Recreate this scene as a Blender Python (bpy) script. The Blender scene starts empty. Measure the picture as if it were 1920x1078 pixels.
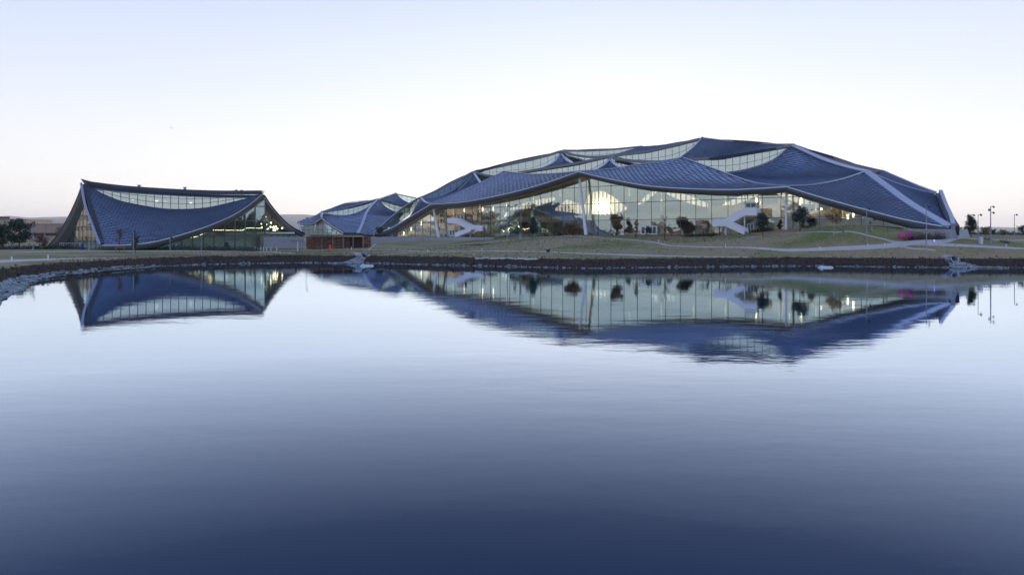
import bpy, bmesh, math, random
import numpy as np
from mathutils import Vector, Matrix
from mathutils.bvhtree import BVHTree
random.seed(11)
R = math.radians
scene = bpy.context.scene
C = scene.collection

# ------------------------------------------------------------------ camera, sky, sun, exposure
F, HZ, CAMH = 1280.0, 436.0, 6.0          # focal length in photo pixels, horizon row, eye height over the water
cam_d = bpy.data.cameras.new('camera'); cam = bpy.data.objects.new('camera', cam_d); C.objects.link(cam)
cam.location = (0, 0, CAMH); cam.rotation_euler = (R(90), 0, 0)
cam_d.sensor_width = 36; cam_d.lens = 36 * F / 1920
cam_d.shift_y = -(539 - HZ) / 1920
cam_d.clip_start = 0.5; cam_d.clip_end = 60000
scene.camera = cam
SUN_AZ, SUN_EL = math.atan2(168, F), math.atan2(46, math.hypot(F, 168))
sun_dir = Vector((math.sin(SUN_AZ) * math.cos(SUN_EL), math.cos(SUN_AZ) * math.cos(SUN_EL), math.sin(SUN_EL)))

world = bpy.data.worlds.new('World'); scene.world = world; world.use_nodes = True
wn, wl = world.node_tree.nodes, world.node_tree.links
wn.clear()
def wnode(t, **k):
    n = wn.new(t)
    for a, b in k.items(): setattr(n, a, b)
    return n
sky = wnode('ShaderNodeTexSky', sky_type='NISHITA', sun_disc=False, sun_elevation=SUN_EL, sun_rotation=SUN_AZ,
            altitude=0, air_density=1.0, dust_density=0.6, ozone_density=2.5)
tc = wnode('ShaderNodeTexCoord')
nrm = wnode('ShaderNodeVectorMath', operation='NORMALIZE'); wl.new(tc.outputs['Generated'], nrm.inputs[0])
sep = wnode('ShaderNodeSeparateXYZ'); wl.new(nrm.outputs[0], sep.inputs[0])
asn = wnode('ShaderNodeMath', operation='ARCSINE'); wl.new(sep.outputs['Z'], asn.inputs[0])
el = wnode('ShaderNodeMapRange'); el.inputs['From Min'].default_value = 0; el.inputs['From Max'].default_value = math.pi / 2
wl.new(asn.outputs[0], el.inputs['Value'])
ramp = wnode('ShaderNodeValToRGB'); wl.new(el.outputs[0], ramp.inputs[0])
cr = ramp.color_ramp; cr.interpolation = 'B_SPLINE'
stops = [(0.0, (.42, .41, .405)), (0.05, (.395, .395, .40)), (0.09, (.345, .357, .39)), (0.13, (.30, .325, .39)), (0.20, (.225, .265, .385)),
         (0.30, (.145, .20, .36)), (0.45, (.135, .185, .34)), (1.0, (.13, .18, .33))]
cr.elements[0].position = 0; cr.elements[0].color = (*stops[0][1], 1)
cr.elements[1].position = 1; cr.elements[1].color = (*stops[-1][1], 1)
for p, c in stops[1:-1]:
    e = cr.elements.new(p); e.color = (*c, 1)
# clear dusk sky: physical sky mixed with the pale gradient of the hour, and the aureole round the low sun
dot = wnode('ShaderNodeVectorMath', operation='DOT_PRODUCT'); wl.new(nrm.outputs[0], dot.inputs[0])
dot.inputs[1].default_value = sun_dir
ang = wnode('ShaderNodeMath', operation='ARCCOSINE'); wl.new(dot.outputs['Value'], ang.inputs[0])
def glow(width, amp, col):
    m = wnode('ShaderNodeMath', operation='DIVIDE'); wl.new(ang.outputs[0], m.inputs[0]); m.inputs[1].default_value = R(width)
    q = wnode('ShaderNodeMath', operation='POWER'); wl.new(m.outputs[0], q.inputs[0]); q.inputs[1].default_value = 1.5
    n = wnode('ShaderNodeMath', operation='MULTIPLY'); wl.new(q.outputs[0], n.inputs[0]); n.inputs[1].default_value = -1
    e = wnode('ShaderNodeMath', operation='EXPONENT'); wl.new(n.outputs[0], e.inputs[0])
    s = wnode('ShaderNodeVectorMath', operation='SCALE'); s.inputs[0].default_value = [c * amp for c in col]
    wl.new(e.outputs[0], s.inputs['Scale']); return s
def vadd(a, b):
    v = wnode('ShaderNodeVectorMath', operation='ADD'); wl.new(a, v.inputs[0]); wl.new(b, v.inputs[1]); return v.outputs[0]
scl = wnode('ShaderNodeVectorMath', operation='SCALE'); wl.new(sky.outputs[0], scl.inputs[0]); scl.inputs['Scale'].default_value = 0.2
rs = wnode('ShaderNodeVectorMath', operation='SCALE'); wl.new(ramp.outputs[0], rs.inputs[0]); rs.inputs['Scale'].default_value = 17.2
tot = vadd(scl.outputs[0], rs.outputs[0])
tot = vadd(tot, glow(40, 1.6, (1.0, 0.95, 0.86)).outputs[0])
tot = vadd(tot, glow(1.7, 13, (1.0, 0.60, 0.22)).outputs[0])
tot = vadd(tot, glow(0.38, 1000, (1.0, 0.84, 0.58)).outputs[0])
bg = wnode('ShaderNodeBackground'); bg.inputs['Strength'].default_value = 0.1; wl.new(tot, bg.inputs['Color'])
wo = wnode('ShaderNodeOutputWorld'); wl.new(bg.outputs[0], wo.inputs['Surface'])

sd = bpy.data.lights.new('sun', 'SUN'); so = bpy.data.objects.new('sun', sd); C.objects.link(so)
sd.energy = 4.5; sd.angle = R(0.5); sd.color = (1.0, 0.78, 0.55)
so.rotation_euler = sun_dir.to_track_quat('Z', 'Y').to_euler(); so.location = (40, 300, 120)
vs = scene.view_settings
vs.view_transform = 'Standard'; vs.look = 'None'; vs.exposure = 0.5; vs.gamma = 1; vs.use_curve_mapping = False
scene.render.engine = 'CYCLES'
scene.cycles.transparent_max_bounces = 40; scene.cycles.max_bounces = 8; scene.cycles.sample_clamp_indirect = 6

# ------------------------------------------------------------------ helpers
def P(px, py, D): return Vector(((px - 960) / F * D, D, CAMH - (py - HZ) / F * D))
UX = Vector((0.7304, -0.6830, 0)); UN = Vector((0.6830, 0.7304, 0))     # along / into the main facade
GL_C, EAVE_C = 154.35, 150.0
def dC(px, c): return c / (UN.x * (px - 960) / F + UN.y)
def M(px, py, c): return P(px, py, dC(px, c))
def curve(pts, n=24):
    """smooth curve through points, resampled by length"""
    p = [Vector(q) for q in pts]
    if len(p) == 1: return [p[0].copy() for _ in range(n + 1)]
    if len(p) == 2: return [p[0].lerp(p[1], i / n) for i in range(n + 1)]
    e = [2 * p[0] - p[1]] + p + [2 * p[-1] - p[-2]]
    out = []
    for i in range(1, len(e) - 2):
        a, b, c, d = e[i - 1:i + 3]
        for k in range(12):
            t = k / 12
            out.append(0.5 * ((2 * b) + (c - a) * t + (2 * a - 5 * b + 4 * c - d) * t * t + (3 * b - a - 3 * c + d) * t ** 3))
    out.append(p[-1].copy())
    L = [0]
    for i in range(1, len(out)): L.append(L[-1] + (out[i] - out[i - 1]).length)
    res, j = [], 0
    for i in range(n + 1):
        s = L[-1] * i / n
        while j < len(L) - 2 and L[j + 1] < s: j += 1
        t = (s - L[j]) / max(L[j + 1] - L[j], 1e-9); res.append(out[j].lerp(out[j + 1], min(1, t)))
    return res
def mc(l, n=24): return curve([M(*q) for q in l], n)
def pc(l, n=24): return curve([P(*q) for q in l], n)

class MB:
    def __init__(s): s.v = []; s.f = []; s.mi = []; s.r = []
    def face(s, pts, mi=0, rnd=0.5):
        b = len(s.v); s.v += [tuple(p) for p in pts]; s.f.append(tuple(range(b, b + len(pts)))); s.mi.append(mi); s.r += [rnd] * len(pts)
    def box(s, c, sx, sy, sz, rz=0, mi=0):
        ca, sa = math.cos(rz), math.sin(rz)
        b = len(s.v)
        for dz in (0, 1):
            for dx, dy in ((-.5, -.5), (.5, -.5), (.5, .5), (-.5, .5)):
                x, y = dx * sx, dy * sy
                s.v.append((c[0] + x * ca - y * sa, c[1] + x * sa + y * ca, c[2] + dz * sz)); s.r.append(.5)
        for q in ((0, 3, 2, 1), (4, 5, 6, 7), (0, 1, 5, 4), (1, 2, 6, 5), (2, 3, 7, 6), (3, 0, 4, 7)):
            s.f.append(tuple(b + i for i in q)); s.mi.append(mi)
    def bar(s, a, b_, w, h, up=Vector((0, 0, 1)), mi=0):
        a, b_ = Vector(a), Vector(b_); d = (b_ - a)
        if d.length < 1e-6: return
        d.normalize(); x = d.cross(up)
        if x.length < 1e-3: x = d.cross(Vector((1, 0, 0)))
        x.normalize(); y = x.cross(d).normalized(); b = len(s.v)
        for p in (a, b_):
            for i, j in ((-1, -1), (1, -1), (1, 1), (-1, 1)):
                s.v.append(tuple(p + x * i * w / 2 + y * j * h / 2)); s.r.append(.5)
        for q in ((0, 1, 2, 3), (7, 6, 5, 4), (0, 4, 5, 1), (1, 5, 6, 2), (2, 6, 7, 3), (3, 7, 4, 0)):
            s.f.append(tuple(b + i for i in q)); s.mi.append(mi)
    def tube(s, pts, rad, seg=8, mi=0, rnd=.5):
        pts = [Vector(p) for p in pts]; n = len(pts)
        rad = rad if isinstance(rad, (list, tuple)) else [rad] * n
        b = len(s.v)
        for i, p in enumerate(pts):
            d = (pts[min(i + 1, n - 1)] - pts[max(i - 1, 0)]).normalized()
            x = d.cross(Vector((0, 0, 1)))
            if x.length < .05: x = d.cross(Vector((0, 1, 0)))
            x.normalize(); y = d.cross(x)
            for k in range(seg):
                a = 2 * math.pi * k / seg
                s.v.append(tuple(p + (x * math.cos(a) + y * math.sin(a)) * rad[i])); s.r.append(rnd)
        for i in range(n - 1):
            for k in range(seg):
                k2 = (k + 1) % seg
                s.f.append((b + i * seg + k, b + i * seg + k2, b + (i + 1) * seg + k2, b + (i + 1) * seg + k)); s.mi.append(mi)
        s.f.append(tuple(b + k for k in range(seg))); s.mi.append(mi)
        s.f.append(tuple(b + (n - 1) * seg + k for k in reversed(range(seg)))); s.mi.append(mi)
    def strip(s, A, B, mi=0):
        for i in range(len(A) - 1): s.face([A[i], A[i + 1], B[i + 1], B[i]], mi)
    def grid(s, G, mi=0):
        b = len(s.v); nr, ncn = len(G), len(G[0])
        for row in G:
            for p in row: s.v.append(tuple(p)); s.r.append(.5)
        for i in range(nr - 1):
            for j in range(ncn - 1):
                s.f.append((b + i * ncn + j, b + i * ncn + j + 1, b + (i + 1) * ncn + j + 1, b + (i + 1) * ncn + j)); s.mi.append(mi)
    def build(s, name, mats, parent=None, smooth=False, loc=None, weld=False):
        me = bpy.data.meshes.new(name)
        off = Vector(loc) if loc is not None else Vector((0, 0, 0))
        me.from_pydata([tuple(Vector(p) - off) for p in s.v] if loc is not None else s.v, [], s.f)
        if not isinstance(mats, (list, tuple)): mats = [mats]
        for m in mats: me.materials.append(m)
        if len(mats) > 1: me.polygons.foreach_set('material_index', s.mi)
        at = me.attributes.new('rnd', 'FLOAT', 'POINT'); at.data.foreach_set('value', s.r)
        if smooth: me.polygons.foreach_set('use_smooth', [True] * len(s.f))
        if weld:
            bm = bmesh.new(); bm.from_mesh(me); bmesh.ops.remove_doubles(bm, verts=bm.verts, dist=1e-3); bmesh.ops.recalc_face_normals(bm, faces=bm.faces); bm.to_mesh(me); bm.free()
        o = bpy.data.objects.new(name, me); C.objects.link(o)
        if loc is not None: o.location = off
        if parent is not None:
            o.parent = parent
            if loc is not None or parent.location.length > 0:
                o.matrix_parent_inverse = Matrix.Translation(-world_loc(parent))
        return o
def world_loc(o):
    l = Vector(o.location)
    if o.parent is not None: l = l + o.matrix_parent_inverse.translation + world_loc(o.parent)
    return l
def tag(o, label=None, cat=None, group=None, kind=None):
    if label: o['label'] = label
    if cat: o['category'] = cat
    if group: o['group'] = group
    if kind: o['kind'] = kind
    return o
def empty(name, loc, label, cat, group=None):
    o = bpy.data.objects.new(name, None); o.location = loc; o.empty_display_size = .5; C.objects.link(o)
    return tag(o, label, cat, group)
def copy_tree(o, parent=None):
    c = o.copy(); C.objects.link(c)
    if parent is not None: c.parent = parent; c.matrix_parent_inverse = o.matrix_parent_inverse
    for ch in list(o.children): copy_tree(ch, c)
    return c

# ------------------------------------------------------------------ materials
def mat(name, col, rough=.6, metal=0, noise=0, nscale=1.0, spec=.5, bump=0, bscale=5, rndamp=0, col2=None, coat=0):
    m = bpy.data.materials.new(name); m.use_nodes = True
    n, l = m.node_tree.nodes, m.node_tree.links; b = n['Principled BSDF']
    b.inputs['Base Color'].default_value = (*col, 1); b.inputs['Roughness'].default_value = rough
    b.inputs['Metallic'].default_value = metal; b.inputs['Specular IOR Level'].default_value = spec
    b.inputs['Coat Weight'].default_value = coat
    tcn = n.new('ShaderNodeNewGeometry')
    cur = None
    if noise or col2:
        t = n.new('ShaderNodeTexNoise'); t.inputs['Scale'].default_value = nscale; t.inputs['Detail'].default_value = 6; t.inputs['Roughness'].default_value = .65
        l.new(tcn.outputs['Position'], t.inputs['Vector'])
        r = n.new('ShaderNodeMapRange'); r.inputs['From Min'].default_value = .3; r.inputs['From Max'].default_value = .7
        l.new(t.outputs['Fac'], r.inputs['Value'])
        mx = n.new('ShaderNodeMix'); mx.data_type = 'RGBA'; l.new(r.outputs[0], mx.inputs['Factor'])
        c2 = col2 or tuple(c * (1 - noise) for c in col); c1 = col if col2 else tuple(min(1, c * (1 + noise)) for c in col)
        mx.inputs['A'].default_value = (*c1, 1); mx.inputs['B'].default_value = (*c2, 1); cur = mx.outputs['Result']
    if rndamp:
        a = n.new('ShaderNodeAttribute'); a.attribute_name = 'rnd'
        r = n.new('ShaderNodeMapRange'); r.inputs['To Min'].default_value = 1 - rndamp; r.inputs['To Max'].default_value = 1 + rndamp
        l.new(a.outputs['Fac'], r.inputs['Value'])
        s = n.new('ShaderNodeVectorMath'); s.operation = 'SCALE'; l.new(r.outputs[0], s.inputs['Scale'])
        if cur: l.new(cur, s.inputs[0])
        else: s.inputs[0].default_value = col
        cur = s.outputs[0]
    if cur: l.new(cur, b.inputs['Base Color'])
    if bump:
        t = n.new('ShaderNodeTexNoise'); t.inputs['Scale'].default_value = bscale; t.inputs['Detail'].default_value = 4
        l.new(tcn.outputs['Position'], t.inputs['Vector'])
        bp = n.new('ShaderNodeBump'); bp.inputs['Strength'].default_value = bump; bp.inputs['Distance'].default_value = .2
        l.new(t.outputs['Fac'], bp.inputs['Height']); l.new(bp.outputs[0], b.inputs['Normal'])
    return m
def emat(name, col, st):
    m = bpy.data.materials.new(name); m.use_nodes = True; b = m.node_tree.nodes['Principled BSDF']
    b.inputs['Base Color'].default_value = (*col, 1)
    b.inputs['Emission Color'].default_value = (*col, 1); b.inputs['Emission Strength'].default_value = st
    return m
def glass(name, tint, refl, base=.2, wav=.02):
    m = bpy.data.materials.new(name); m.use_nodes = True; n, l = m.node_tree.nodes, m.node_tree.links
    n.clear(); o = n.new('ShaderNodeOutputMaterial'); mx = n.new('ShaderNodeMixShader')
    t = n.new('ShaderNodeBsdfTransparent'); t.inputs['Color'].default_value = (*tint, 1)
    g = n.new('ShaderNodeBsdfGlossy'); g.inputs['Roughness'].default_value = 0.02; g.inputs['Color'].default_value = (*refl, 1)
    fr = n.new('ShaderNodeLayerWeight'); fr.inputs['Blend'].default_value = .35
    mr = n.new('ShaderNodeMapRange'); mr.inputs['To Min'].default_value = base; mr.inputs['To Max'].default_value = 1
    l.new(fr.outputs['Fresnel'], mr.inputs['Value']); l.new(mr.outputs[0], mx.inputs['Fac'])
    geo = n.new('ShaderNodeNewGeometry'); ns = n.new('ShaderNodeTexNoise'); ns.inputs['Scale'].default_value = .35
    l.new(geo.outputs['Position'], ns.inputs['Vector'])
    bp = n.new('ShaderNodeBump'); bp.inputs['Strength'].default_value = wav; bp.inputs['Distance'].default_value = 1
    l.new(ns.outputs['Fac'], bp.inputs['Height']); l.new(bp.outputs[0], g.inputs['Normal'])
    l.new(t.outputs[0], mx.inputs[1]); l.new(g.outputs[0], mx.inputs[2]); l.new(mx.outputs[0], o.inputs['Surface'])
    return m
m_tile = mat('solar_tile', (.165, .235, .375), .33, rndamp=.24, spec=.6, noise=.12, nscale=.08)
m_sub = mat('roof_underlay', (.018, .026, .055), .6)
m_rib = mat('ridge_metal', (.32, .36, .46), .42, .25, noise=.06, nscale=.6)
m_fascia = mat('fascia_metal', (.13, .135, .15), .42, .35, noise=.10, nscale=.3)
m_verge = mat('verge_metal', (.27, .31, .42), .45, .3)
m_gutter = mat('gutter_metal', (.55, .58, .66), .4, .2)
m_beam = mat('clerestory_beam', (.20, .21, .24), .45, .3, noise=.1, nscale=.5)
m_ceil = mat('canopy_ceiling', (.62, .60, .52), .8, noise=.05)
m_soffit = mat('timber_soffit', (.60, .38, .15), .5, noise=.3, nscale=.7)  # timber, brightened to gold to carry the sunlight on the undersides
m_black = mat('shade_black', (.008, .010, .016), .6)  # black colour standing for shade in the verge gaps and pipe mouths
m_mull = mat('mullion_metal', (.10, .14, .15), .4, .3)
m_white = mat('white_paint', (.78, .79, .84), .45, noise=.03)
m_white2 = mat('interior_white', (.70, .72, .68), .7)
m_glass = glass('facade_glass', (.78, .87, .80), (.82, .97, .91), .45)
m_rglass = glass('rear_glass', (.95, .86, .70), (.8, .9, .9), .08)  # golden sun halo put into the pane colour as an amber tint
m_cglass = glass('clerestory_glass', (.55, .74, .72), (.80, .93, .96), .52)
m_dglass = glass('tinted_glass', (.25, .38, .40), (.80, .9, .9), .25)
m_conc = mat('concrete', (.36, .37, .39), .8, noise=.12, nscale=.8, bump=.2)
m_path = mat('path_concrete', (.44, .43, .42), .85, noise=.10, nscale=.7)
m_dirt = mat('bare_dirt', (.13, .115, .10), .95, noise=.3, nscale=1.5)
m_rock = mat('riprap_stone', (.22, .26, .28), .85, rndamp=.45, noise=.25, nscale=3, bump=.4)
m_mulch = mat('mulch', (.035, .026, .024), .95, noise=.4, nscale=3, bump=.5)
m_pole = mat('galvanised_pole', (.27, .30, .37), .4, .5)
m_dark = mat('dark_metal', (.03, .033, .04), .5, .3)
m_wood = mat('red_cedar', (.20, .088, .058), .6, rndamp=.5, noise=.25, nscale=1.2)
m_woodlight = mat('stake_timber', (.38, .20, .11), .7, noise=.2)
m_bark = mat('bark', (.07, .05, .04), .9, noise=.4, nscale=6)
def leafmat(name, c):
    return mat(name, c, .6, rndamp=.55)
m_leaf = leafmat('oak_leaves', (.045, .080, .034)); m_leafd = leafmat('dark_leaves', (.022, .045, .026))
m_leafb = leafmat('bronze_leaves', (.16, .10, .04)); m_leafr = leafmat('dry_leaves', (.15, .085, .06))
m_beige = mat('beige_wall', (.42, .35, .30), .85, noise=.08, nscale=.3)
m_band = mat('dark_window_band', (.05, .04, .045), .3)
m_hill = mat('hill_scrub', (.14, .14, .11), .95, noise=.4, nscale=.003)
m_lamp = emat('warm_lamp', (1.0, .76, .42), 5.0)
m_fill = emat('fill_uplight_lens', (1.0, .76, .42), 1.5)  # glowing lens of the added ceiling fill lamps
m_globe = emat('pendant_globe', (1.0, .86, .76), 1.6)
m_orange = mat('orange_plastic', (.75, .13, .03), .5)
m_pink = mat('magenta_plastic', (.48, .04, .22), .45)
m_blue = mat('blue_cloth', (.02, .04, .30), .7)
m_brick = mat('tan_stucco', (.74, .48, .32), .85, noise=.06, nscale=.2)
m_purple = emat('violet_light', (.25, .2, 1.0), 3)

# ------------------------------------------------------------------ terrain
shore_px = [(-40, 585), (0, 556), (33, 545), (37, 535), (62, 525), (109, 517), (172, 510), (234, 505), (297, 500), (400, 495.5), (560, 493),
            (700, 494), (900, 499), (1100, 503.5), (1300, 501), (1500, 499), (1780, 502), (1920, 502)]
shore = []
for px, py in shore_px:
    D = F * CAMH / (py - HZ); shore.append(((px - 960) / F * D, D))
pond = [(-46, 30), (-44, 0), (-36, -30), (0, -40), (60, -42), (150, -30), (205, 20), (200, 80), (160, 112)][::-1]
poly = np.array(shore + pond)
def poly_sd(X, Y):
    """signed distance to the pond edge, positive on land"""
    X = np.asarray(X, float); Y = np.asarray(Y, float)
    d = np.full(X.shape, 1e18); ins = np.zeros(X.shape, bool)
    n = len(poly)
    for i in range(n):
        x1, y1 = poly[i]; x2, y2 = poly[(i + 1) % n]
        ex, ey = x2 - x1, y2 - y1
        t = np.clip(((X - x1) * ex + (Y - y1) * ey) / (ex * ex + ey * ey), 0, 1)
        d = np.minimum(d, (X - x1 - t * ex) ** 2 + (Y - y1 - t * ey) ** 2)
        cnd = ((y1 > Y) != (y2 > Y)) & (X < (x2 - x1) * (Y - y1) / (y2 - y1 + 1e-12) + x1)
        ins ^= cnd
    d = np.sqrt(d); return np.where(ins, -d, d)
pins = [(820, 447, 222), (700, 458, 215), (620, 463, 200), (640, 466, 185), (800, 459, 205), (900, 452, 200), (880, 468, 155), (1000, 446, 182), (1080, 441.5, 168),
        (1140, 443, 165), (1200, 447, 160), (1250, 450, 160), (1320, 449, 150), (1400, 440, 150), (1600, 434, 129.5), (1540, 434, 134), (1490, 437, 140), (1350, 452, 142), (1640, 440, 129),
        (1700, 447, 126), (1780, 448, 126), (1770, 456, 122.5), (1900, 462, 127), (1920, 441, 180), (1850, 447, 150), (1550, 469, 126), (1300, 470, 132),
        (1150, 460, 140), (1000, 465, 145), (1060, 452, 150), (1000, 480, 124), (190, 470, 155), (85, 466, 205), (400, 468, 175), (520, 468, 200), (568, 468, 190), (0, 469, 150), (-40, 492, 84),
        (300, 482, 135), (500, 480, 145), (750, 476, 150), (1690, 464, 124)]
cp = [(P(*p).x, P(*p).y, P(*p).z) for p in pins]
cp += [(x, y, z) for x, y, z in [(0, 260, 5.0), (60, 240, 5.2), (120, 210, 5.2), (-20, 300, 5), (100, 300, 5), (200, 300, 5), (300, 200, 4.5), (250, 120, 3), (-200, 300, 2.5),
       (-300, 150, 2.5), (-120, 60, 2.2), (-100, 0, 2), (-60, -60, 2), (0, -80, 2), (150, -80, 2), (260, 0, 2), (0, 450, 4), (-300, 450, 3), (300, 450, 4), (-130, 230, 1.6), (-60, 300, 3)]]
cp = np.array(cp)
def tps(r2): return np.where(r2 > 0, r2 * np.log(r2 + 1e-12) * .5, 0)
_n = len(cp); _K = tps((cp[:, None, 0] - cp[None, :, 0]) ** 2 + (cp[:, None, 1] - cp[None, :, 1]) ** 2) + np.eye(_n) * 8
_Pm = np.c_[np.ones(_n), cp[:, :2]]
_A = np.block([[_K, _Pm], [_Pm.T, np.zeros((3, 3))]])
_w = np.linalg.solve(_A, np.r_[cp[:, 2], 0, 0, 0])
def lawn(X, Y):
    X = np.clip(np.asarray(X, float), -320, 320); Y = np.clip(np.asarray(Y, float), -100, 470)
    z = _w[_n] + _w[_n + 1] * X + _w[_n + 2] * Y
    for i in range(_n): z = z + _w[i] * tps((X - cp[i, 0]) ** 2 + (Y - cp[i, 1]) ** 2)
    return np.clip(z, 1.2, 7.5)
def sstep(t): t = np.clip(t, 0, 1); return t * t * (3 - 2 * t)
BW = 4.2
def gzn(X, Y):
    d = poly_sd(X, Y); l = lawn(X, Y)
    top = 1.45 + (l - 1.45) * sstep((d - BW + .5) / 9)
    z = np.where(d < BW, -0.9 + (top + .9) * np.clip((d + 1.6) / (BW + 1.6), 0, 1) ** .9, top)
    z = np.where(d < -1.6, -0.9, z)
    far = sstep((np.hypot(X, Y) - 470) / 400)
    return z * (1 - far) + 4.0 * far
def axis(fine0, fine1, step, lo, hi):
    a = list(np.arange(fine0, fine1 + .01, step)); s = step
    x = fine0
    while x > lo: s *= 1.25; x -= s; a.insert(0, x)
    s = step; x = fine1
    while x < hi: s *= 1.25; x += s; a.append(x)
    return np.array(a)
GX = axis(-112, 132, 1.0, -9000, 9000); GY = axis(52, 232, 1.0, -3000, 12000)
XX, YY = np.meshgrid(GX, GY); ZZ = gzn(XX, YY)
rng = np.random.default_rng(3)
dd = poly_sd(XX, YY)
ZZ = ZZ + np.where((dd > -1) & (dd < BW), rng.normal(0, .07, ZZ.shape), rng.normal(0, .012, ZZ.shape))
def gz(x, y):
    i = min(max(np.searchsorted(GX, x) - 1, 0), len(GX) - 2); j = min(max(np.searchsorted(GY, y) - 1, 0), len(GY) - 2)
    tx = (x - GX[i]) / (GX[i + 1] - GX[i]); ty = (y - GY[j]) / (GY[j + 1] - GY[j])
    return float((ZZ[j, i] * (1 - tx) + ZZ[j, i + 1] * tx) * (1 - ty) + (ZZ[j + 1, i] * (1 - tx) + ZZ[j + 1, i + 1] * tx) * ty)
me = bpy.data.meshes.new('ground'); nx, ny = len(GX), len(GY)
verts = np.stack([XX, YY, ZZ], -1).reshape(-1, 3)
idx = np.arange(nx * ny).reshape(ny, nx)
faces = np.stack([idx[:-1, :-1], idx[:-1, 1:], idx[1:, 1:], idx[1:, :-1]], -1).reshape(-1, 4)
me.from_pydata(verts.tolist(), [], faces.tolist())
at = me.attributes.new('shore', 'FLOAT', 'POINT'); at.data.foreach_set('value', dd.reshape(-1).astype(np.float32))
me.polygons.foreach_set('use_smooth', [True] * len(me.polygons))
ground = bpy.data.objects.new('ground', me); C.objects.link(ground); tag(ground, kind='structure')
m = bpy.data.materials.new('lawn_and_bank'); m.use_nodes = True; n, l = m.node_tree.nodes, m.node_tree.links; b = n['Principled BSDF']
b.inputs['Roughness'].default_value = .95; b.inputs['Specular IOR Level'].default_value = .15
geo = n.new('ShaderNodeNewGeometry')
def nz(scale, detail=6, rough=.6, vec=None):
    t = n.new('ShaderNodeTexNoise'); t.inputs['Scale'].default_value = scale; t.inputs['Detail'].default_value = detail; t.inputs['Roughness'].default_value = rough
    l.new(vec or geo.outputs['Position'], t.inputs['Vector']); return t.outputs['Fac']
def mr(v, a, b_, c=0, d=1):
    t = n.new('ShaderNodeMapRange'); l.new(v, t.inputs['Value'])
    for k, q in zip(('From Min', 'From Max', 'To Min', 'To Max'), (a, b_, c, d)): t.inputs[k].default_value = q
    return t.outputs[0]
def mixc(f, A, B):
    t = n.new('ShaderNodeMix'); t.data_type = 'RGBA'; l.new(f, t.inputs['Factor'])
    for s, q in (('A', A), ('B', B)):
        if isinstance(q, tuple): t.inputs[s].default_value = (*q, 1)
        else: l.new(q, t.inputs[s])
    return t.outputs['Result']
mp = n.new('ShaderNodeMapping'); mp.inputs['Scale'].default_value = (1, 1.6, 1); l.new(geo.outputs['Position'], mp.inputs['Vector'])
green = mixc(mr(nz(.9), .35, .65), (.12, .175, .045), (.19, .205, .07))
brown = mixc(mr(nz(1.3), .35, .65), (.31, .25, .145), (.38, .305, .18))
gb = mixc(mr(nz(.055, 5, .62, mp.outputs[0]), .36, .54), green, brown)
fine = nz(2.6, 7, .75); gb2 = mixc(mr(fine, .42, .68, 0, .55), gb, (.075, .075, .035))
soil = mixc(mr(nz(1.6, 8, .75), .40, .66), (.020, .014, .014), (.075, .055, .036))
sa = n.new('ShaderNodeAttribute'); sa.attribute_name = 'shore'
edge = n.new('ShaderNodeMath'); edge.operation = 'ADD'; l.new(sa.outputs['Fac'], edge.inputs[0]); l.new(mr(nz(.7), 0, 1, -.6, .6), edge.inputs[1])
fin = mixc(mr(edge.outputs[0], BW - .15, BW + .25), soil, gb2)
l.new(fin, b.inputs['Base Color'])
bp = n.new('ShaderNodeBump'); bp.inputs['Strength'].default_value = .6; bp.inputs['Distance'].default_value = .15
l.new(nz(5, 5), bp.inputs['Height']); l.new(bp.outputs[0], b.inputs['Normal'])
me.materials.append(m)

def hit(px, py):
    dx, dz = (px - 960) / F, -(py - HZ) / F
    D = 50.0
    while D < 330:
        if CAMH + dz * D <= gz(dx * D, D): break
        D += .4
    return Vector((dx * D, D, gz(dx * D, D)))

# water
m = bpy.data.materials.new('pond_water'); m.use_nodes = True; n, l = m.node_tree.nodes, m.node_tree.links; b = n['Principled BSDF']

geo = n.new('ShaderNodeNewGeometry')
mp1 = n.new('ShaderNodeMapping'); mp1.inputs['Scale'].default_value = (.35, 1.0, 1); mp1.inputs['Rotation'].default_value = (0, 0, .12); l.new(geo.outputs['Position'], mp1.inputs['Vector'])
mp2 = n.new('ShaderNodeMapping'); mp2.inputs['Scale'].default_value = (.6, 1.0, 1); mp2.inputs['Rotation'].default_value = (0, 0, -.35); l.new(geo.outputs['Position'], mp2.inputs['Vector'])
a = nz(.55, 3, .5, mp1.outputs[0]); c = nz(2.3, 4, .55, mp2.outputs[0]); calm = nz(.03, 2, .5)
ad = n.new('ShaderNodeMath'); ad.operation = 'MULTIPLY_ADD'; l.new(c, ad.inputs[0]); ad.inputs[1].default_value = .22; l.new(a, ad.inputs[2])
ml = n.new('ShaderNodeMath'); ml.operation = 'MULTIPLY'; l.new(ad.outputs[0], ml.inputs[0]); l.new(mr(calm, .35, .65, .3, 1.5), ml.inputs[1])
bp = n.new('ShaderNodeBump'); bp.inputs['Strength'].default_value = 1; bp.inputs['Distance'].default_value = .009
l.new(ml.outputs[0], bp.inputs['Height']); n.remove(b)
df = n.new('ShaderNodeBsdfDiffuse'); df.inputs['Color'].default_value = (.003, .019, .056, 1)
gl = n.new('ShaderNodeBsdfGlossy'); gl.inputs['Color'].default_value = (.77, .875, 1.0, 1); gl.inputs['Roughness'].default_value = .012
fr = n.new('ShaderNodeFresnel'); fr.inputs['IOR'].default_value = 1.333; wr = n.new('ShaderNodeValToRGB'); wr.color_ramp.interpolation = 'LINEAR'
for e_, (p_, v_) in zip([wr.color_ramp.elements[0], wr.color_ramp.elements[1]], ((0, .02), (1, 1))): e_.position = p_; e_.color = (v_, v_, v_, 1)
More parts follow.
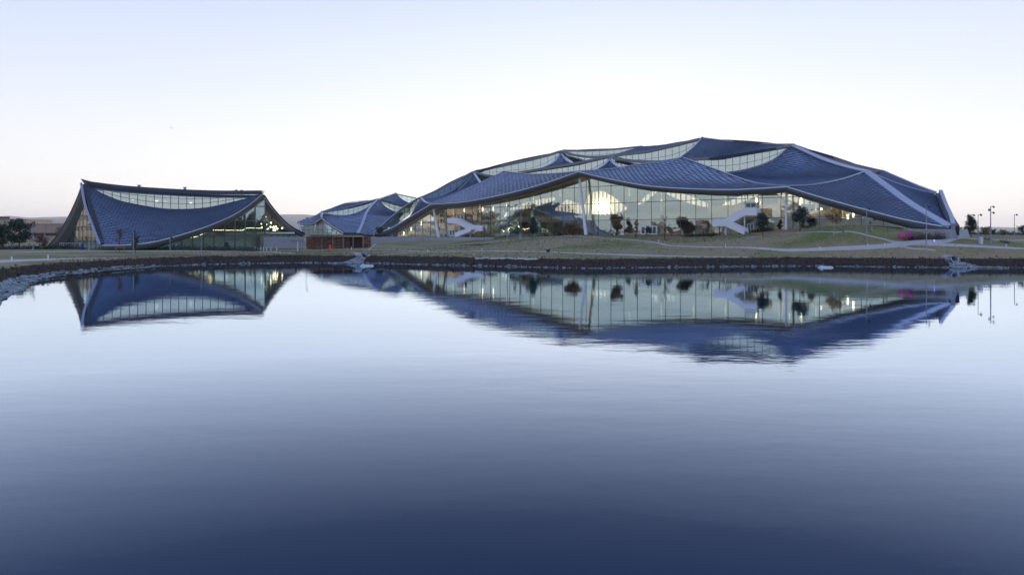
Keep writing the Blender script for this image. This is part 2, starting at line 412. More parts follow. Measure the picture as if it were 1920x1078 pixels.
for p_, v_ in ((.07, .035), (.105, .068), (.175, .24), (.27, .50), (.36, .76), (.55, .94)):
    e_ = wr.color_ramp.elements.new(p_); e_.color = (v_, v_, v_, 1)
mxs = n.new('ShaderNodeMixShader'); l.new(fr.outputs[0], wr.inputs[0]); l.new(wr.outputs[0], mxs.inputs[0]); l.new(df.outputs[0], mxs.inputs[1]); l.new(gl.outputs[0], mxs.inputs[2])
l.new(bp.outputs[0], gl.inputs['Normal']); l.new(bp.outputs[0], fr.inputs['Normal']); l.new(mxs.outputs[0], n['Material Output'].inputs['Surface'])
wb = MB(); wb.grid([[(x, y, 0) for x in (-60, 0, 80, 230)] for y in (-60, 0, 70, 145)])
tag(wb.build('water', m), kind='structure')

# hills
def ridge(name, x0, x1, y, prof, depth, seed):
    rr = random.Random(seed); mb = MB(); n_ = 90; G = []
    for j in range(9):
        row = []
        for i in range(n_ + 1):
            t = i / n_; x = x0 + (x1 - x0) * t
            h = prof(t) * math.sin(math.pi * min(1, (j + .0) / 8 * 1.0)) if 0 < j < 8 else -30
            h *= 1 + .10 * math.sin(i * .9 + j * 1.7) * (1 if j != 4 else .15) + rr.uniform(-.012, .012)
            row.append((x, y + (j - 4) / 4 * depth + 60 * math.sin(i * .5), h))
        G.append(row)
    mb.grid(G); o = mb.build(name, m_hill, smooth=True); return tag(o, kind='structure')
def interp(tab):
    xs, ys = zip(*tab); return lambda t: float(np.interp(t, xs, ys))
def hx(px, D): return (px - 960) / F * D
DH = 5200.0
hh = lambda py: (HZ - py) / F * DH
prof = interp([((hx(px, DH) - hx(-900, DH)) / (hx(2900, DH) - hx(-900, DH)), hh(py)) for px, py in
     [(-900, 410), (-500, 400), (-200, 412), (-60, 409), (0, 406), (35, 403.5), (60, 408), (75, 410), (95, 406), (120, 409), (160, 405), (330, 408), (480, 409), (530, 401), (560, 399.5), (590, 403), (640, 408), (900, 415),
      (1300, 420), (1600, 425), (1780, 424), (1850, 424.5), (1920, 428), (2100, 425), (2900, 420)]])
ridge('hills', hx(-900, DH), hx(2900, DH), DH, prof, 900, 1)

# ------------------------------------------------------------------ path strips and small ground things
def drape(name, pts, w, mt, kind='structure', lift=.05, n=60, thick=.05):
    c2 = curve([Vector((p.x, p.y, 0)) for p in pts], n); L, Rr = [], []
    for i, p in enumerate(c2):
        d = (c2[min(i + 1, n)] - c2[max(i - 1, 0)]).normalized(); s = Vector((-d.y, d.x, 0))
        for lst, q in ((L, p + s * w / 2), (Rr, p - s * w / 2)): lst.append(Vector((q.x, q.y, gz(q.x, q.y) + lift)))
    mb = MB(); mb.strip(L, Rr); dn = Vector((0, 0, -thick - .12)); mb.strip([p + dn for p in L], L); mb.strip(Rr, [p + dn for p in Rr])
    o = mb.build(name, mt); return tag(o, kind=kind)
def dp(name, pix, w, mt=m_path, **k): return drape(name, [hit(*q) for q in pix], w, mt, **k)
dp('path', [(680, 470), (733, 469.5), (800, 472), (920, 471), (1000, 472.5), (1100, 476), (1250, 481), (1400, 482.5)], 1.1)
dp('path', [(900, 458), (950, 451), (1000, 446.5), (1060, 443), (1100, 444.5), (1193, 451), (1233, 456), (1260, 461.5), (1340, 464), (1413, 466), (1540, 469), (1607, 466), (1653, 463.5), (1700, 459), (1735, 456)], .9, n=110)
dp('path', [(1665, 463), (1713, 457.5), (1745, 453), (1785, 450), (1850, 449.5), (1930, 450)], .9, n=80)
dp('path', [(1700, 459), (1760, 459), (1850, 463), (1940, 468)], .75)
dp('path', [(16, 474), (150, 471.5), (300, 471), (420, 471.5), (500, 473), (560, 475.5)], 2.0)
dp('path', [(-30, 493), (0, 491), (60, 488.5), (150, 485), (230, 483.5)], 2.0)
dp('path_edging', [(691, 469), (700, 461), (708, 455), (720, 450)], .35)
dp('path_edging', [(735, 468.5), (800, 465), (865, 462), (868, 463)], .35)
dp('path_edging', [(1399, 447.5), (1440, 441), (1474, 438), (1520, 436), (1560, 435.5), (1591, 436), (1620, 442), (1653, 451), (1680, 455), (1719, 455.5)], .28, n=80)
dp('path_edging', [(1650, 465), (1690, 466.5), (1710, 468), (1755, 472)], .3)
dp('path_edging', [(690, 481), (740, 476), (800, 473)], .4)
dp('dirt_track', [(540, 478), (600, 477), (680, 477), (740, 474)], 2.2, m_dirt)
dp('dirt_track', [(170, 481), (300, 478), (420, 479)], 3.5, m_dirt)
dp('gravel_strip', [(890, 485.5), (940, 485.5), (1010, 486)], .7, m_path)
dp('mulch_bed', [(862, 461), (885, 459), (912, 459)], 3.5, m_mulch)
dp('mulch_bed', [(1700, 447.5), (1735, 448), (1765, 449)], 1.2, m_mulch)

# riprap along the waterline
def rock_verts(r, c, rr):
    pts = []
    for z, k in ((-.5, .7), (.25, 1.0), (.6, .55)):
        for i in range(5):
            a = 2 * math.pi * (i + rr.random() * .6) / 5
            pts.append((c[0] + r[0] * k * math.cos(a) * rr.uniform(.8, 1.1), c[1] + r[1] * k * math.sin(a) * rr.uniform(.8, 1.1), c[2] + r[2] * z * rr.uniform(.8, 1.1)))
    return pts
def add_rock(mb, c, s, rr):
    p = rock_verts((s * rr.uniform(.7, 1.3), s * rr.uniform(.7, 1.3), s * rr.uniform(.6, 1.0)), c, rr); b = len(mb.v); rn = rr.random()
    mb.v += p; mb.r += [rn] * 15
    for j in range(2):
        for i in range(5): mb.f.append((b + j * 5 + i, b + j * 5 + (i + 1) % 5, b + j * 5 + 5 + (i + 1) % 5, b + j * 5 + 5 + i)); mb.mi.append(0)
    mb.f.append(tuple(b + 10 + i for i in range(5))); mb.mi.append(0)
rr = random.Random(5); rip = MB()
sp = [Vector((x, y, 0)) for x, y in shore] + [Vector((150, 116, 0))]
near = []
for i in range(len(sp) - 1):
    a, b_ = sp[i], sp[i + 1]; Ls = (b_ - a).length; d = (b_ - a).normalized(); nn = Vector((-d.y, d.x, 0))
    left = i < 8
    dens = (16 if i < 5 else 9 if left else 5.2)
    for k in range(int(Ls * dens)):
        q = a + d * rr.uniform(0, Ls) + nn * (rr.uniform(-.5, 1.3) if left else rr.triangular(-.3, .9, .1))
        s = rr.uniform(.14, .32) if left else rr.uniform(.10, .26)
        if rr.random() < .05: s *= 1.5
        z = max(-.05, gz(q.x, q.y)) + s * .25 if left else max(-.03, min(.35, gz(q.x, q.y))) + s * .2
        if i < 4 and s > .20 and len(near) < 140: near.append((q.x, q.y, z, s * 1.15)); continue
        add_rock(rip, (q.x, q.y, z), s, rr)
# second row of stone on the left spit
for k in range(900):
    t = rr.random(); q = P(0, 556, 64).lerp(P(36, 538, 75), t); q.z = 0
    q = Vector((q.x - 3.2 + 2.4 * t + rr.uniform(-.6, .6), q.y + 3.0 * (1 - t) + rr.uniform(-.7, .7), 0))
    add_rock(rip, (q.x, q.y, gz(q.x, q.y) + .08), rr.uniform(.12, .26), rr)
tag(rip.build('riprap_stones', m_rock), kind='stuff')
for x, y, z, s in near:
    mb = MB(); add_rock(mb, (0, 0, 0), s, rr); o = mb.build('shore_boulder', m_rock); o.location = (x, y, z)
    tag(o, 'grey-green riprap stone along the curved waterline at the left edge', 'rock', 'riprap stones on the near left shore')

gt = MB(); rq = random.Random(12)
for k in range(16000):
    x = rq.uniform(-75, 95); y = rq.uniform(108, 175)
    if poly_sd(np.array([x]), np.array([y]))[0] < BW + .6 or x * UN.x + y * UN.y > GL_C - 5: continue
    z = gz(x, y); h = rq.uniform(.05, .16) * (1.6 if rq.random() < .06 else 1); rn = rq.random()
    for w in range(3):
        an = rq.uniform(0, 6.28); dx, dy = math.cos(an) * h, math.sin(an) * h
        gt.face([(x - dy * .6, y + dx * .6, z - .02), (x + dy * .6, y - dx * .6, z - .02), (x + dx, y + dy, z + h)], 0, rn)
tag(gt.build('lawn_tufts', mat('lawn_tuft', (.16, .17, .07), .9, rndamp=.7)), kind='stuff')
# dry tufts on the dark bank
tf = MB(); rt = random.Random(8)
for k in range(2600):
    i = rt.choices(range(len(sp) - 1), [(sp[j + 1] - sp[j]).length for j in range(len(sp) - 1)])[0]
    a, b_ = sp[i], sp[i + 1]; d = (b_ - a).normalized(); nn = Vector((-d.y, d.x, 0))
    q = a.lerp(b_, rt.random()) + nn * rt.uniform(.9, BW + .4); z = gz(q.x, q.y); h = rt.uniform(.12, .42); rn = rt.random()
    for w in range(4):
        an = rt.uniform(0, 6.28); dx, dy = math.cos(an) * h * .55, math.sin(an) * h * .55
        tf.face([(q.x - dy * .25, q.y + dx * .25, z - .03), (q.x + dy * .25, q.y - dx * .25, z - .03), (q.x + dx, q.y + dy, z + h)], 0, rn)
tag(tf.build('bank_tufts', mat('dry_tufts', (.085, .065, .035), .9, rndamp=.9)), kind='stuff')

# ------------------------------------------------------------------ roof machinery
def coons(bot, top, lef, rig):
    """bot/top run left to right, lef/rig run bottom to top; all resampled already"""
    nu, nv = len(bot) - 1, len(lef) - 1; G = []
    for j in range(nv + 1):
        v = j / nv; row = []
        for i in range(nu + 1):
            u = i / nu
            p = (1 - v) * bot[i] + v * top[i] + (1 - u) * lef[j] + u * rig[j] \
                - ((1 - u) * (1 - v) * bot[0] + u * (1 - v) * bot[-1] + (1 - u) * v * top[0] + u * v * top[-1])
            row.append(p)
        G.append(row)
    return G
def bvh_of(G):
    v, f = [], []; nc = len(G[0])
    for r_ in G: v += [tuple(p) for p in r_]
    for j in range(len(G) - 1):
        for i in range(nc - 1):
            q = (j * nc + i, j * nc + i + 1, (j + 1) * nc + i + 1, (j + 1) * nc + i)
            f.append((q[0], q[1], q[2])); f.append((q[0], q[2], q[3]))
    return BVHTree.FromPolygons(v, f)
def shell(parent, G, ceil=m_ceil, thick=.7, name='roof_panel', top=m_sub):
    mb = MB(); mb.grid(G, 0); dn = Vector((0, 0, -thick))
    G2 = [[p + dn for p in r_] for r_ in G]; mb.grid(G2, 1)
    for ed, e2 in ((G[0], G2[0]), (G[-1], G2[-1])): mb.strip(ed, e2, 0)
    for k in (0, -1): mb.strip([r_[k] for r_ in G], [r_[k] for r_ in G2], 0)
    return mb.build(name, [top, ceil], parent, smooth=False)
def tiles(parent, G, xd, mode='shingle', w=1.25, h=1.0, single=0, margin=0, seed=1):
    """solar shingles laid on the patch; returns nothing, builds a field and up to `single` separate tiles"""
    rr = random.Random(seed); bv = bvh_of(G)
    allp = [p for r_ in G for p in r_]; cen = sum(allp, Vector()) / len(allp)
    mid = len(G) // 2
    nrm_ = Vector((0, 0, 0))
    for j in range(0, len(G) - 1, 3):
        for i in range(0, len(G[0]) - 1, 3):
            nrm_ += (G[j][i + 1] - G[j][i]).cross(G[j + 1][i] - G[j][i])
    if nrm_.z < 0: nrm_ = -nrm_
    nrm_.normalize()
    x = (xd - nrm_ * xd.dot(nrm_)).normalized(); y = nrm_.cross(x).normalized()
    if y.z < 0: y = -y
    ss = [(p - cen).dot(x) for p in allp]; ts = [(p - cen).dot(y) for p in allp]
    def surf(a, b_):
        o = cen + x * a + y * b_ + nrm_ * 60
        loc, nn, i_, d_ = bv.ray_cast(o, -nrm_)
        if loc is None: return None
        if nn.dot(nrm_) < 0: nn = -nn
        return loc, nn
    out = []
    r0 = int(min(ts) / h) - 1; r1 = int(max(ts) / h) + 2; c0 = int(min(ss) / w) - 1; c1 = int(max(ss) / w) + 2
    g = .07
    for r_ in range(r0, r1):
        for c in range(c0, c1):
            if mode == 'diamond':
                cx = (c + (.5 if r_ % 2 else 0)) * w; cy = r_ * h
                cor = [(cx, cy - h * 1.0 + g), (cx + w / 2 - g, cy), (cx, cy + h - g), (cx - w / 2 + g, cy)]; lift = (.24, .10, .02, .10)
            else:
                cx = (c + (.5 if r_ % 2 else 0) + .5) * w; cy = (r_ + .5) * h
                cor = [(cx - w / 2 + g, cy - h / 2), (cx + w / 2 - g, cy - h / 2), (cx + w / 2 - g, cy + h / 2), (cx - w / 2 + g, cy + h / 2)]; lift = (.22, .22, .02, .02)
            cs = surf(cx, cy)
            if cs is None: continue
            pts = []
            j1, j2 = rr.uniform(-.012, .012), rr.uniform(-.010, .010)
            for (a, b_), lf in zip(cor, lift):
                t = 1.0; q = surf(a, b_)
                while q is None and t > .3:
                    t -= .15; q = surf(cx + (a - cx) * t, cy + (b_ - cy) * t)
                if q is None: q = cs
                pts.append(q[0] + q[1] * (lf + .02 + j1 + (j2 if a > cx else -j2)))
            if (pts[0] - pts[2]).length < .2: continue
            out.append((pts, cs[1]))
    keyed = sorted(range(len(out)), key=lambda i: sum(out[i][0], Vector()).length)
    sgl = set(keyed[:single])
    field = MB()
    for i, (pts, nn) in enumerate(out):
        mb = field if i not in sgl else MB()
        rn = rr.random()
        low = [p - nn * .12 for p in pts]
        mb.face(pts, 0, rn)
        for k in range(4):
            k2 = (k + 1) % 4; mb.face([pts[k], low[k], low[k2], pts[k2]], 0, rn * .3)
        if i in sgl: mb.build('roof_tile', m_tile, parent)
    if field.f: tag(field.build('roof_tile_field', m_tile, parent), kind='stuff')
def ribbon(parent, cv, w, t, mt, name, side=None, lift=.12, off=0):
    """flat metal band following a curve"""
    mb = MB(); n_ = len(cv); rings = []
    for i, p in enumerate(cv):
        d = (cv[min(i + 1, n_ - 1)] - cv[max(i - 1, 0)]).normalized()
        s = Vector(side) if side is not None else d.cross(Vector((0, 0, 1)))
        s = (s - d * s.dot(d)).normalized(); u = s.cross(d)
        if u.z < 0: u = -u
        c0 = p + s * off
        rings.append([c0 - s * w / 2 + u * (lift - t), c0 + s * w / 2 + u * (lift - t), c0 + s * w / 2 + u * lift, c0 - s * w / 2 + u * lift])
    for i in range(n_ - 1):
        for k in range(4):
            k2 = (k + 1) % 4; mb.face([rings[i][k], rings[i][k2], rings[i + 1][k2], rings[i + 1][k]])
    mb.face(rings[0]); mb.face(rings[-1][::-1])
    return mb.build(name, mt, parent)
def sweep_fascia(parent, cv, inward, h, run, name='fascia', mt=m_fascia, soffit=0, gut=.22):
    """eave edge: pale gutter line, curved grey face turning under, timber soffit behind"""
    inward = Vector(inward); mb = MB(); prof_ = [(-.05, 0), (-.12, -.1 * h), (-.02, -.45 * h), (.30 * run, -.8 * h), (run, -h)]
    L = [[p + inward * a + Vector((0, 0, b_)) for p in cv] for a, b_ in prof_]
    for i in range(len(L) - 1): mb.strip(L[i], L[i + 1])
    o = mb.build(name, mt, parent, smooth=True)
    g = MB(); a = [p + Vector((0, 0, .10)) - inward * .1 for p in cv]; b_ = [p + Vector((0, 0, -gut + .08)) - inward * .16 for p in cv]; c = [p + inward * .5 + Vector((0, 0, .10)) for p in cv]
    g.strip(a, b_); g.strip(a, c); g.build('gutter', m_gutter, parent)
    if soffit:
        s = MB(); s.strip(L[-1], [p + inward * (run + soffit) + Vector((0, 0, -h + .25)) for p in cv]); s.build('soffit', m_soffit, parent)
def clip(poly2, lo, hi):
    for val, sg in ((lo, 1), (hi, -1)):
        o = []
        for i in range(len(poly2)):
            a, b_ = poly2[i], poly2[(i + 1) % len(poly2)]
            ia, ib = (a[1] - val) * sg >= 0, (b_[1] - val) * sg >= 0
            if ia: o.append(a)
            if ia != ib:
                t = (val - a[1]) / (b_[1] - a[1]); o.append((a[0] + (b_[0] - a[0]) * t, val))
        poly2 = o
        if len(poly2) < 3: return []
    return poly2
def curtain(parent, top, bot, spacing, levels=None, rows=2, gm=m_glass, pane='glass_pane', frame='window_frame', mw=.10, md=.16, tilt=.0035, seed=2, pane_stuff=False):
    """glazed wall between two curves that share their plan; panes are separate objects, frame is one mesh"""
    rr = random.Random(seed); n_ = len(top); fr = MB(); stuff = MB()
    S = [0]
    for i in range(1, n_): S.append(S[-1] + (Vector((top[i].x, top[i].y)) - Vector((top[i - 1].x, top[i - 1].y))).length)
    zt = [p.z for p in top]; zb = [p.z for p in bot]; xs = [p.x for p in top]; ys = [p.y for p in top]
    cols = max(1, round(S[-1] / spacing)); ft = lambda s, a: float(np.interp(s, S, a))
    frame_o = MB(); trans = {}
    objs = []
    for c in range(cols + 1):
        s = S[-1] * c / cols; p = Vector((ft(s, xs), ft(s, ys), 0)); t_, b_ = ft(s, zt), ft(s, zb)
        if t_ - b_ > .15:
            fm = frame_o if levels is None else MB()
            fm.bar(p + Vector((0, 0, b_)), p + Vector((0, 0, t_)), mw, md, up=Vector((UN.x, UN.y, 0)))
            if levels is not None: fm.build('mullion', m_mull, parent)
        if c == cols: break
        s2 = S[-1] * (c + 1) / cols; p2 = Vector((ft(s2, xs), ft(s2, ys), 0)); t2, b2 = ft(s2, zt), ft(s2, zb)
        if max(t_ - b_, t2 - b2) < .2: continue
        if levels is None:
            for r_ in range(rows):
                f0, f1 = r_ / rows, (r_ + 1) / rows
                q = [p + Vector((0, 0, b_ + (t_ - b_) * f0)), p2 + Vector((0, 0, b2 + (t2 - b2) * f0)), p2 + Vector((0, 0, b2 + (t2 - b2) * f1)), p + Vector((0, 0, b_ + (t_ - b_) * f1))]
                objs.append(q)
                if r_: frame_o.bar(q[0], q[1], mw * .8, md * .8)
        else:
            lv = [min(zb) - 1] + list(levels) + [max(zt) + 1]
            for a, c2 in zip(lv, lv[1:]):
                q2 = clip([(0, b_), (1, b2), (1, max(t2, b2 + .01)), (0, max(t_, b_ + .01))], a, c2)
                if len(q2) < 3: continue
                objs.append([p.lerp(p2, u) + Vector((0, 0, z)) for u, z in q2])
            for z in levels:
                q2 = clip([(0, b_), (1, b2), (1, t2), (0, t_)], z - .03, z + .03)
                if len(q2) >= 3:
                    us = [u for u, _ in q2]; trans.setdefault(z, MB()).bar(p.lerp(p2, min(us)) + Vector((0, 0, z)), p.lerp(p2, max(us)) + Vector((0, 0, z)), mw, md)
    for tb_ in trans.values(): tb_.build('transom', m_mull, parent)
    f_ = frame_o.build(frame, m_mull, parent) if frame_o.f else parent
    holder = f_
    for q in objs:
        cen = sum(q, Vector()) / len(q); ax = Vector((rr.uniform(-1, 1), rr.uniform(-1, 1), rr.uniform(-1, 1))) * tilt
        q = [v + ax.cross(v - cen) * 1.0 for v in q]
        if pane_stuff: stuff.face(q)
        else:
            mb = MB(); mb.face(q); mb.build(pane, gm, holder if levels is None else parent)
    if pane_stuff and stuff.f: stuff.build(pane, gm, holder)
    return f_
def beam(parent, cv, w, h, mt=m_beam, name='ridge_beam', drop=0):
    mb = MB()
    for i in range(len(cv) - 1):
        mb.bar(cv[i] + Vector((0, 0, -h / 2 - drop)), cv[i + 1] + Vector((0, 0, -h / 2 - drop)), w, h)
    return mb.build(name, mt, parent)

# ------------------------------------------------------------------ MAIN BUILDING
main = empty('office_building', (0, 0, 0), 'large low glass building under a scalloped blue solar tile canopy, right of centre', 'building')
E = EAVE_C
eJ12 = mc([(808, 383, E), (870, 378.5, E), (940, 365.5, E), (1010, 347.5, E), (1085, 322, E)], 40)
eJ23 = mc([(1085, 322, E), (1150, 337, E), (1230, 350, E), (1350, 355.5, E), (1420, 353.5, E), (1475, 350, E)], 40)
eJ3R = mc([(1475, 350, E), (1540, 370, E), (1620, 392, E), (1700, 412, E), (1779, 426, E)], 40)
eL = mc([(700, 440, E), (735, 427, E), (768, 407, E), (808, 383, E)], 24)
rJ1T1 = mc([(808, 383, E), (860, 362, 160), (900, 344, 169), (945, 322, 178)])
rJ2T1 = mc([(1085, 322, E), (1040, 326, 160), (990, 327, 170), (945, 322, 178)])
rJ2T2 = mc([(1085, 322, E), (1140, 318, 158), (1200, 309, 168), (1240, 303, 173), (1280, 296.5, 178)])
rJ3T2 = mc([(1475, 350, E), (1440, 347.5, 156), (1400, 340, 163), (1340, 318, 171), (1280, 296.5, 178)])
rJ3T3 = mc([(1475, 350, E), (1530, 347, 158), (1580, 337, 168), (1624, 322.5, 178)])
rRT3 = mc([(1779, 426, E), (1705, 382, 161), (1660, 349, 170), (1624, 322.5, 178)])
def pt(*a): return [M(*a)] * 25
one = lambda p, n_=25: [p.copy() for _ in range(n_)]
Gp1 = coons(eJ12, one(rJ1T1[-1], 41), rJ1T1, rJ2T1)
Gp2 = coons(eJ23, one(rJ2T2[-1], 41), rJ2T2, rJ3T2)
Gp3 = coons(eJ3R, one(rJ3T3[-1], 41), rJ3T3, rRT3)
# second tier
bV = mc([(1350, 328, 188), (1400, 342, 172), (1440, 349.5, 160), (1475, 350, E)])
lV = mc([(1350, 328, 188), (1400, 320.5, 192), (1450, 303, 195), (1487, 274, 198)])
rT4T3 = mc([(1487, 274, 198), (1540, 298, 192), (1585, 313, 184), (1624, 322.5, 178)])
Gp4 = coons(bV, rT4T3, lV, rJ3T3)
rT5T4 = mc([(1316, 259, 222), (1380, 267, 215), (1440, 271, 206), (1487, 271.5, 198)])
bQ = mc([(1272, 299, 191), (1340, 295, 190), (1380, 289, 192), (1440, 279, 195), (1487, 271.5, 198)])
lQ = mc([(1272, 299, 191), (1298, 279, 206), (1316, 259, 222)])
Gp5 = coons(bQ, rT5T4, lQ, one(bQ[-1]))
rNT8 = mc([(797, 373, 178), (830, 368, 184), (860, 356, 190), (880, 338, 195), (888, 325, 198)])
Gp8 = coons(mc([(808, 384, E + .8), (860, 364, 159), (905, 348, 168)]), rNT8[-1:] * 25 if False else mc([(797, 373, 178), (830, 368, 184), (860, 356, 190), (880, 338, 195), (888, 325, 198)]),
            mc([(808, 384, E + .8), (802, 379, 164), (797, 373, 178)]), mc([(905, 348, 168), (896, 337, 184), (888, 325, 198)]))
Gp9 = coons(mc([(1113, 321, 176), (1143, 321, 174), (1170, 320, 176)]), one(M(1143, 300, 197)), mc([(1113, 321, 176), (1131, 311, 186), (1143, 300, 197)]), mc([(1170, 320, 176), (1154, 311, 186), (1143, 300, 197)]))
Gp10 = coons(mc([(1011, 318, 200), (1040, 317, 199), (1074, 309, 200)]), one(M(1052, 289, 221)), mc([(1011, 318, 200), (1037, 306, 212), (1052, 289, 221)]), mc([(1074, 309, 200), (1061, 301, 212), (1052, 289, 221)]))
Gp12 = coons(mc([(768, 407, E), (790, 394, E), (807, 383.5, E)]), mc([(788, 372, 176), (789, 372, 176)]), mc([(768, 407, E), (779, 388, 165), (788, 372, 176)]), mc([(807, 383.5, E), (798, 380, 164), (789, 372, 176)]))
rT3K = mc([(1624, 322.5, 178), (1680, 345, 190), (1720, 357, 197), (1753, 364, 200)])
rRK = mc([(1779, 426, E), (1772, 412, 163), (1762, 390, 182), (1753, 364, 200)])
Gp7 = coons(rRT3[::-1][::-1], one(M(1753, 364, 200)), one(rRT3[0]), rT3K) if False else coons(rRT3[::-1], one(rRK[-1]) if False else rRK[::-1][::-1][::-1], rT3K, one(rRK[0])) 
Gp6 = coons(mc([(1643, 330, 183), (1690, 349.5, 194), (1753, 364, 200)]), mc([(1656, 322, 212), (1690, 337, 212), (1720, 350, 210), (1753, 363, 204)]), mc([(1643, 330, 183), (1656, 322, 212)]), mc([(1753, 364, 200), (1753, 363, 204)]))
Gp11 = coons(mc([(1150, 291, 222), (1210, 284, 222), (1260, 272.5, 222), (1314, 259.5, 222)]), mc([(1203, 275, 250), (1240, 272.5, 245), (1290, 265, 232), (1316, 258.5, 223)]), mc([(1150, 291, 222), (1203, 275, 250)]), one(M(1315, 259, 222)))
Gp13 = coons(rT4T3, mc([(1490, 271, 201), (1540, 289, 205), (1600, 308, 210), (1652, 322, 212)]), one(M(1487, 272, 199)), mc([(1624, 322.5, 178), (1652, 322, 212)]))
tiled = [(Gp1, 'diamond', 1.75, .95, 0), (Gp2, 'diamond', 1.75, .95, 0), (Gp3, 'shingle', 1.55, 1.05, 270), (Gp4, 'shingle', 1.5, 1.1, 0), (Gp5, 'shingle', 1.6, 1.3, 0),
         (Gp8, 'shingle', 1.7, 1.3, 0), (Gp9, 'shingle', 1.7, 1.3, 0), (Gp10, 'shingle', 1.7, 1.3, 0), (Gp12, 'shingle', 1.7, 1.3, 0), (Gp7, 'shingle', 1.5, 1.1, 30), (Gp6, 'shingle', 1.5, 1.2, 0), (Gp11, 'shingle', 1.8, 1.5, 0)]
m_gceil = mat('gold_lit_ceiling', (.66, .45, .20), .7, noise=.15, nscale=.6)  # front ceilings coloured gold, warm light put into the base colour
for i, (G, md, w, h, sg) in enumerate(tiled):
    shell(main, G, ceil=m_gceil if i < 4 else m_ceil); tiles(main, G, UX, md, w, h, sg, seed=20 + i)
shell(main, Gp13)
# hidden valleys and the rear slope close the canopy
front_ridge = rJ1T1[:-1] + rJ2T1[::-1][:-1] + rJ2T2[:-1] + rJ3T2[::-1]
back_base = curve([M(905, 350, 196), M(945, 352, 198), M(1000, 347, 198), M(1100, 337, 198), M(1143, 330, 198), M(1230, 330, 192), M(1295, 322, 188), M(1350, 330, 187)], len(front_ridge) - 1)
shell(main, [front_ridge, [a.lerp(b_, .5) - Vector((0, 0, 1.2)) for a, b_ in zip(front_ridge, back_base)], back_base], name='roof_valley')
t2top = mc([(890, 322, 198), (925, 330.5, 197.5), (975, 324, 198), (1030, 315, 198), (1080, 307, 198), (1143, 293, 198), (1180, 300, 196), (1220, 303, 193), (1272, 301, 190)], 48)
t3base = mc([(893, 330, 203), (1000, 328, 216), (1060, 320, 222), (1100, 314, 222), (1180, 310, 222), (1250, 306, 222), (1290, 294, 222)], 48)
shell(main, [t2top, t3base], name='roof_valley')
rt = curve([M(788, 372, 177), M(889, 322, 199), M(1055, 284, 223), M(1205, 277, 251), M(1314, 262, 226), M(1487, 274, 202), M(1650, 324, 213), M(1752, 367, 201)], 48)
re = []
for i, p in enumerate(rt):
    q = Vector((p.x, p.y, 0)); c = q.dot(UN); a = q.dot(UX); pxp = 960 + F * p.x / p.y; q2 = M(1150 + (pxp - 1150) * .93, 400, 300); re.append(Vector((q2.x, q2.y, min(33, p.z - 3))))
shell(main, [rt, [a.lerp(b_, .5) - Vector((0, 0, 1.5)) for a, b_ in zip(rt, re)], re], name='rear_roof')
# rear wall: pale inner face with lens shaped glazed openings between the rear peaks
rx = [960 + F * p.x / p.y for p in re]
lens = [(955, 1048, 393, 371, 6, 12), (1040, 1176, 399, 397, 24, 20), (1196, 1234, 384, 356, 5, 9), (1240, 1335, 357, 388, 7, 13), (1350, 1445, 388, 352, 6, 13), (1455, 1530, 362, 386, 6, 10), (1560, 1600, 396, 402, 6, 8)]
RN = 240; rw_ = MB()
pr = np.linspace(rx[0], rx[-1], RN + 1)
def rear_pt(px, z=None):
    q = M(px, 400, 300); zt_ = float(np.interp(px, rx, [p.z for p in re])); return Vector((q.x, q.y, zt_ if z is None else min(z, zt_)))
def zpx(px, py): return M(px, py, 300).z
opens = []
for x0, x1, ya, yb, hu, hd in lens:
    T_, B_ = [], []
    for i in range(25):
        t = i / 24; px = x0 + (x1 - x0) * t
        if x0 == 1040:
            T_.append(rear_pt(px, zpx(px, np.interp(px, [1040, 1062, 1096, 1104, 1130, 1152, 1176], [392, 374, 386, 362, 358, 370, 390])))); B_.append(rear_pt(px, zpx(px, np.interp(px, [1040, 1100, 1150, 1176], [395, 402, 402, 393])))); continue
        yc = ya + (yb - ya) * t; k = math.sin(math.pi * t) ** .6
        T_.append(rear_pt(px, zpx(px, yc - hu * k))); B_.append(rear_pt(px, zpx(px, yc + hd * k * .55)))
    opens.append((x0, x1, T_, B_))
for i in range(RN):
    xa, xb = pr[i], pr[i + 1]; op = None
    for o_ in opens:
        if o_[0] <= (xa + xb) / 2 <= o_[1]: op = o_
    def lv(px):
        if op is None: return None
        t = min(1, max(0, (px - op[0]) / (op[1] - op[0]))) * 24; k = min(23, int(t)); f = t - k
        return op[3][k].z * (1 - f) + op[3][k + 1].z * f, op[2][k].z * (1 - f) + op[2][k + 1].z * f
    a0, b0, a1, b1 = rear_pt(xa, 4.5), rear_pt(xb, 4.5), rear_pt(xa), rear_pt(xb)
    if op is None: rw_.face([a0, b0, b1, a1])
    else:
        (la, ha), (lb, hb_) = lv(xa), lv(xb)
        v = lambda p, z: Vector((p.x, p.y, z))
        rw_.face([a0, b0, v(b0, lb), v(a0, la)]); rw_.face([v(a0, ha), v(b0, hb_), b1, a1])
rw_.build('rear_wall', m_white2, main)
for x0, x1, T_, B_ in opens:
    curtain(main, T_, B_, 2.6, rows=1, gm=m_rglass, frame='rear_window_frame', pane='rear_pane', mw=.5, md=.3)
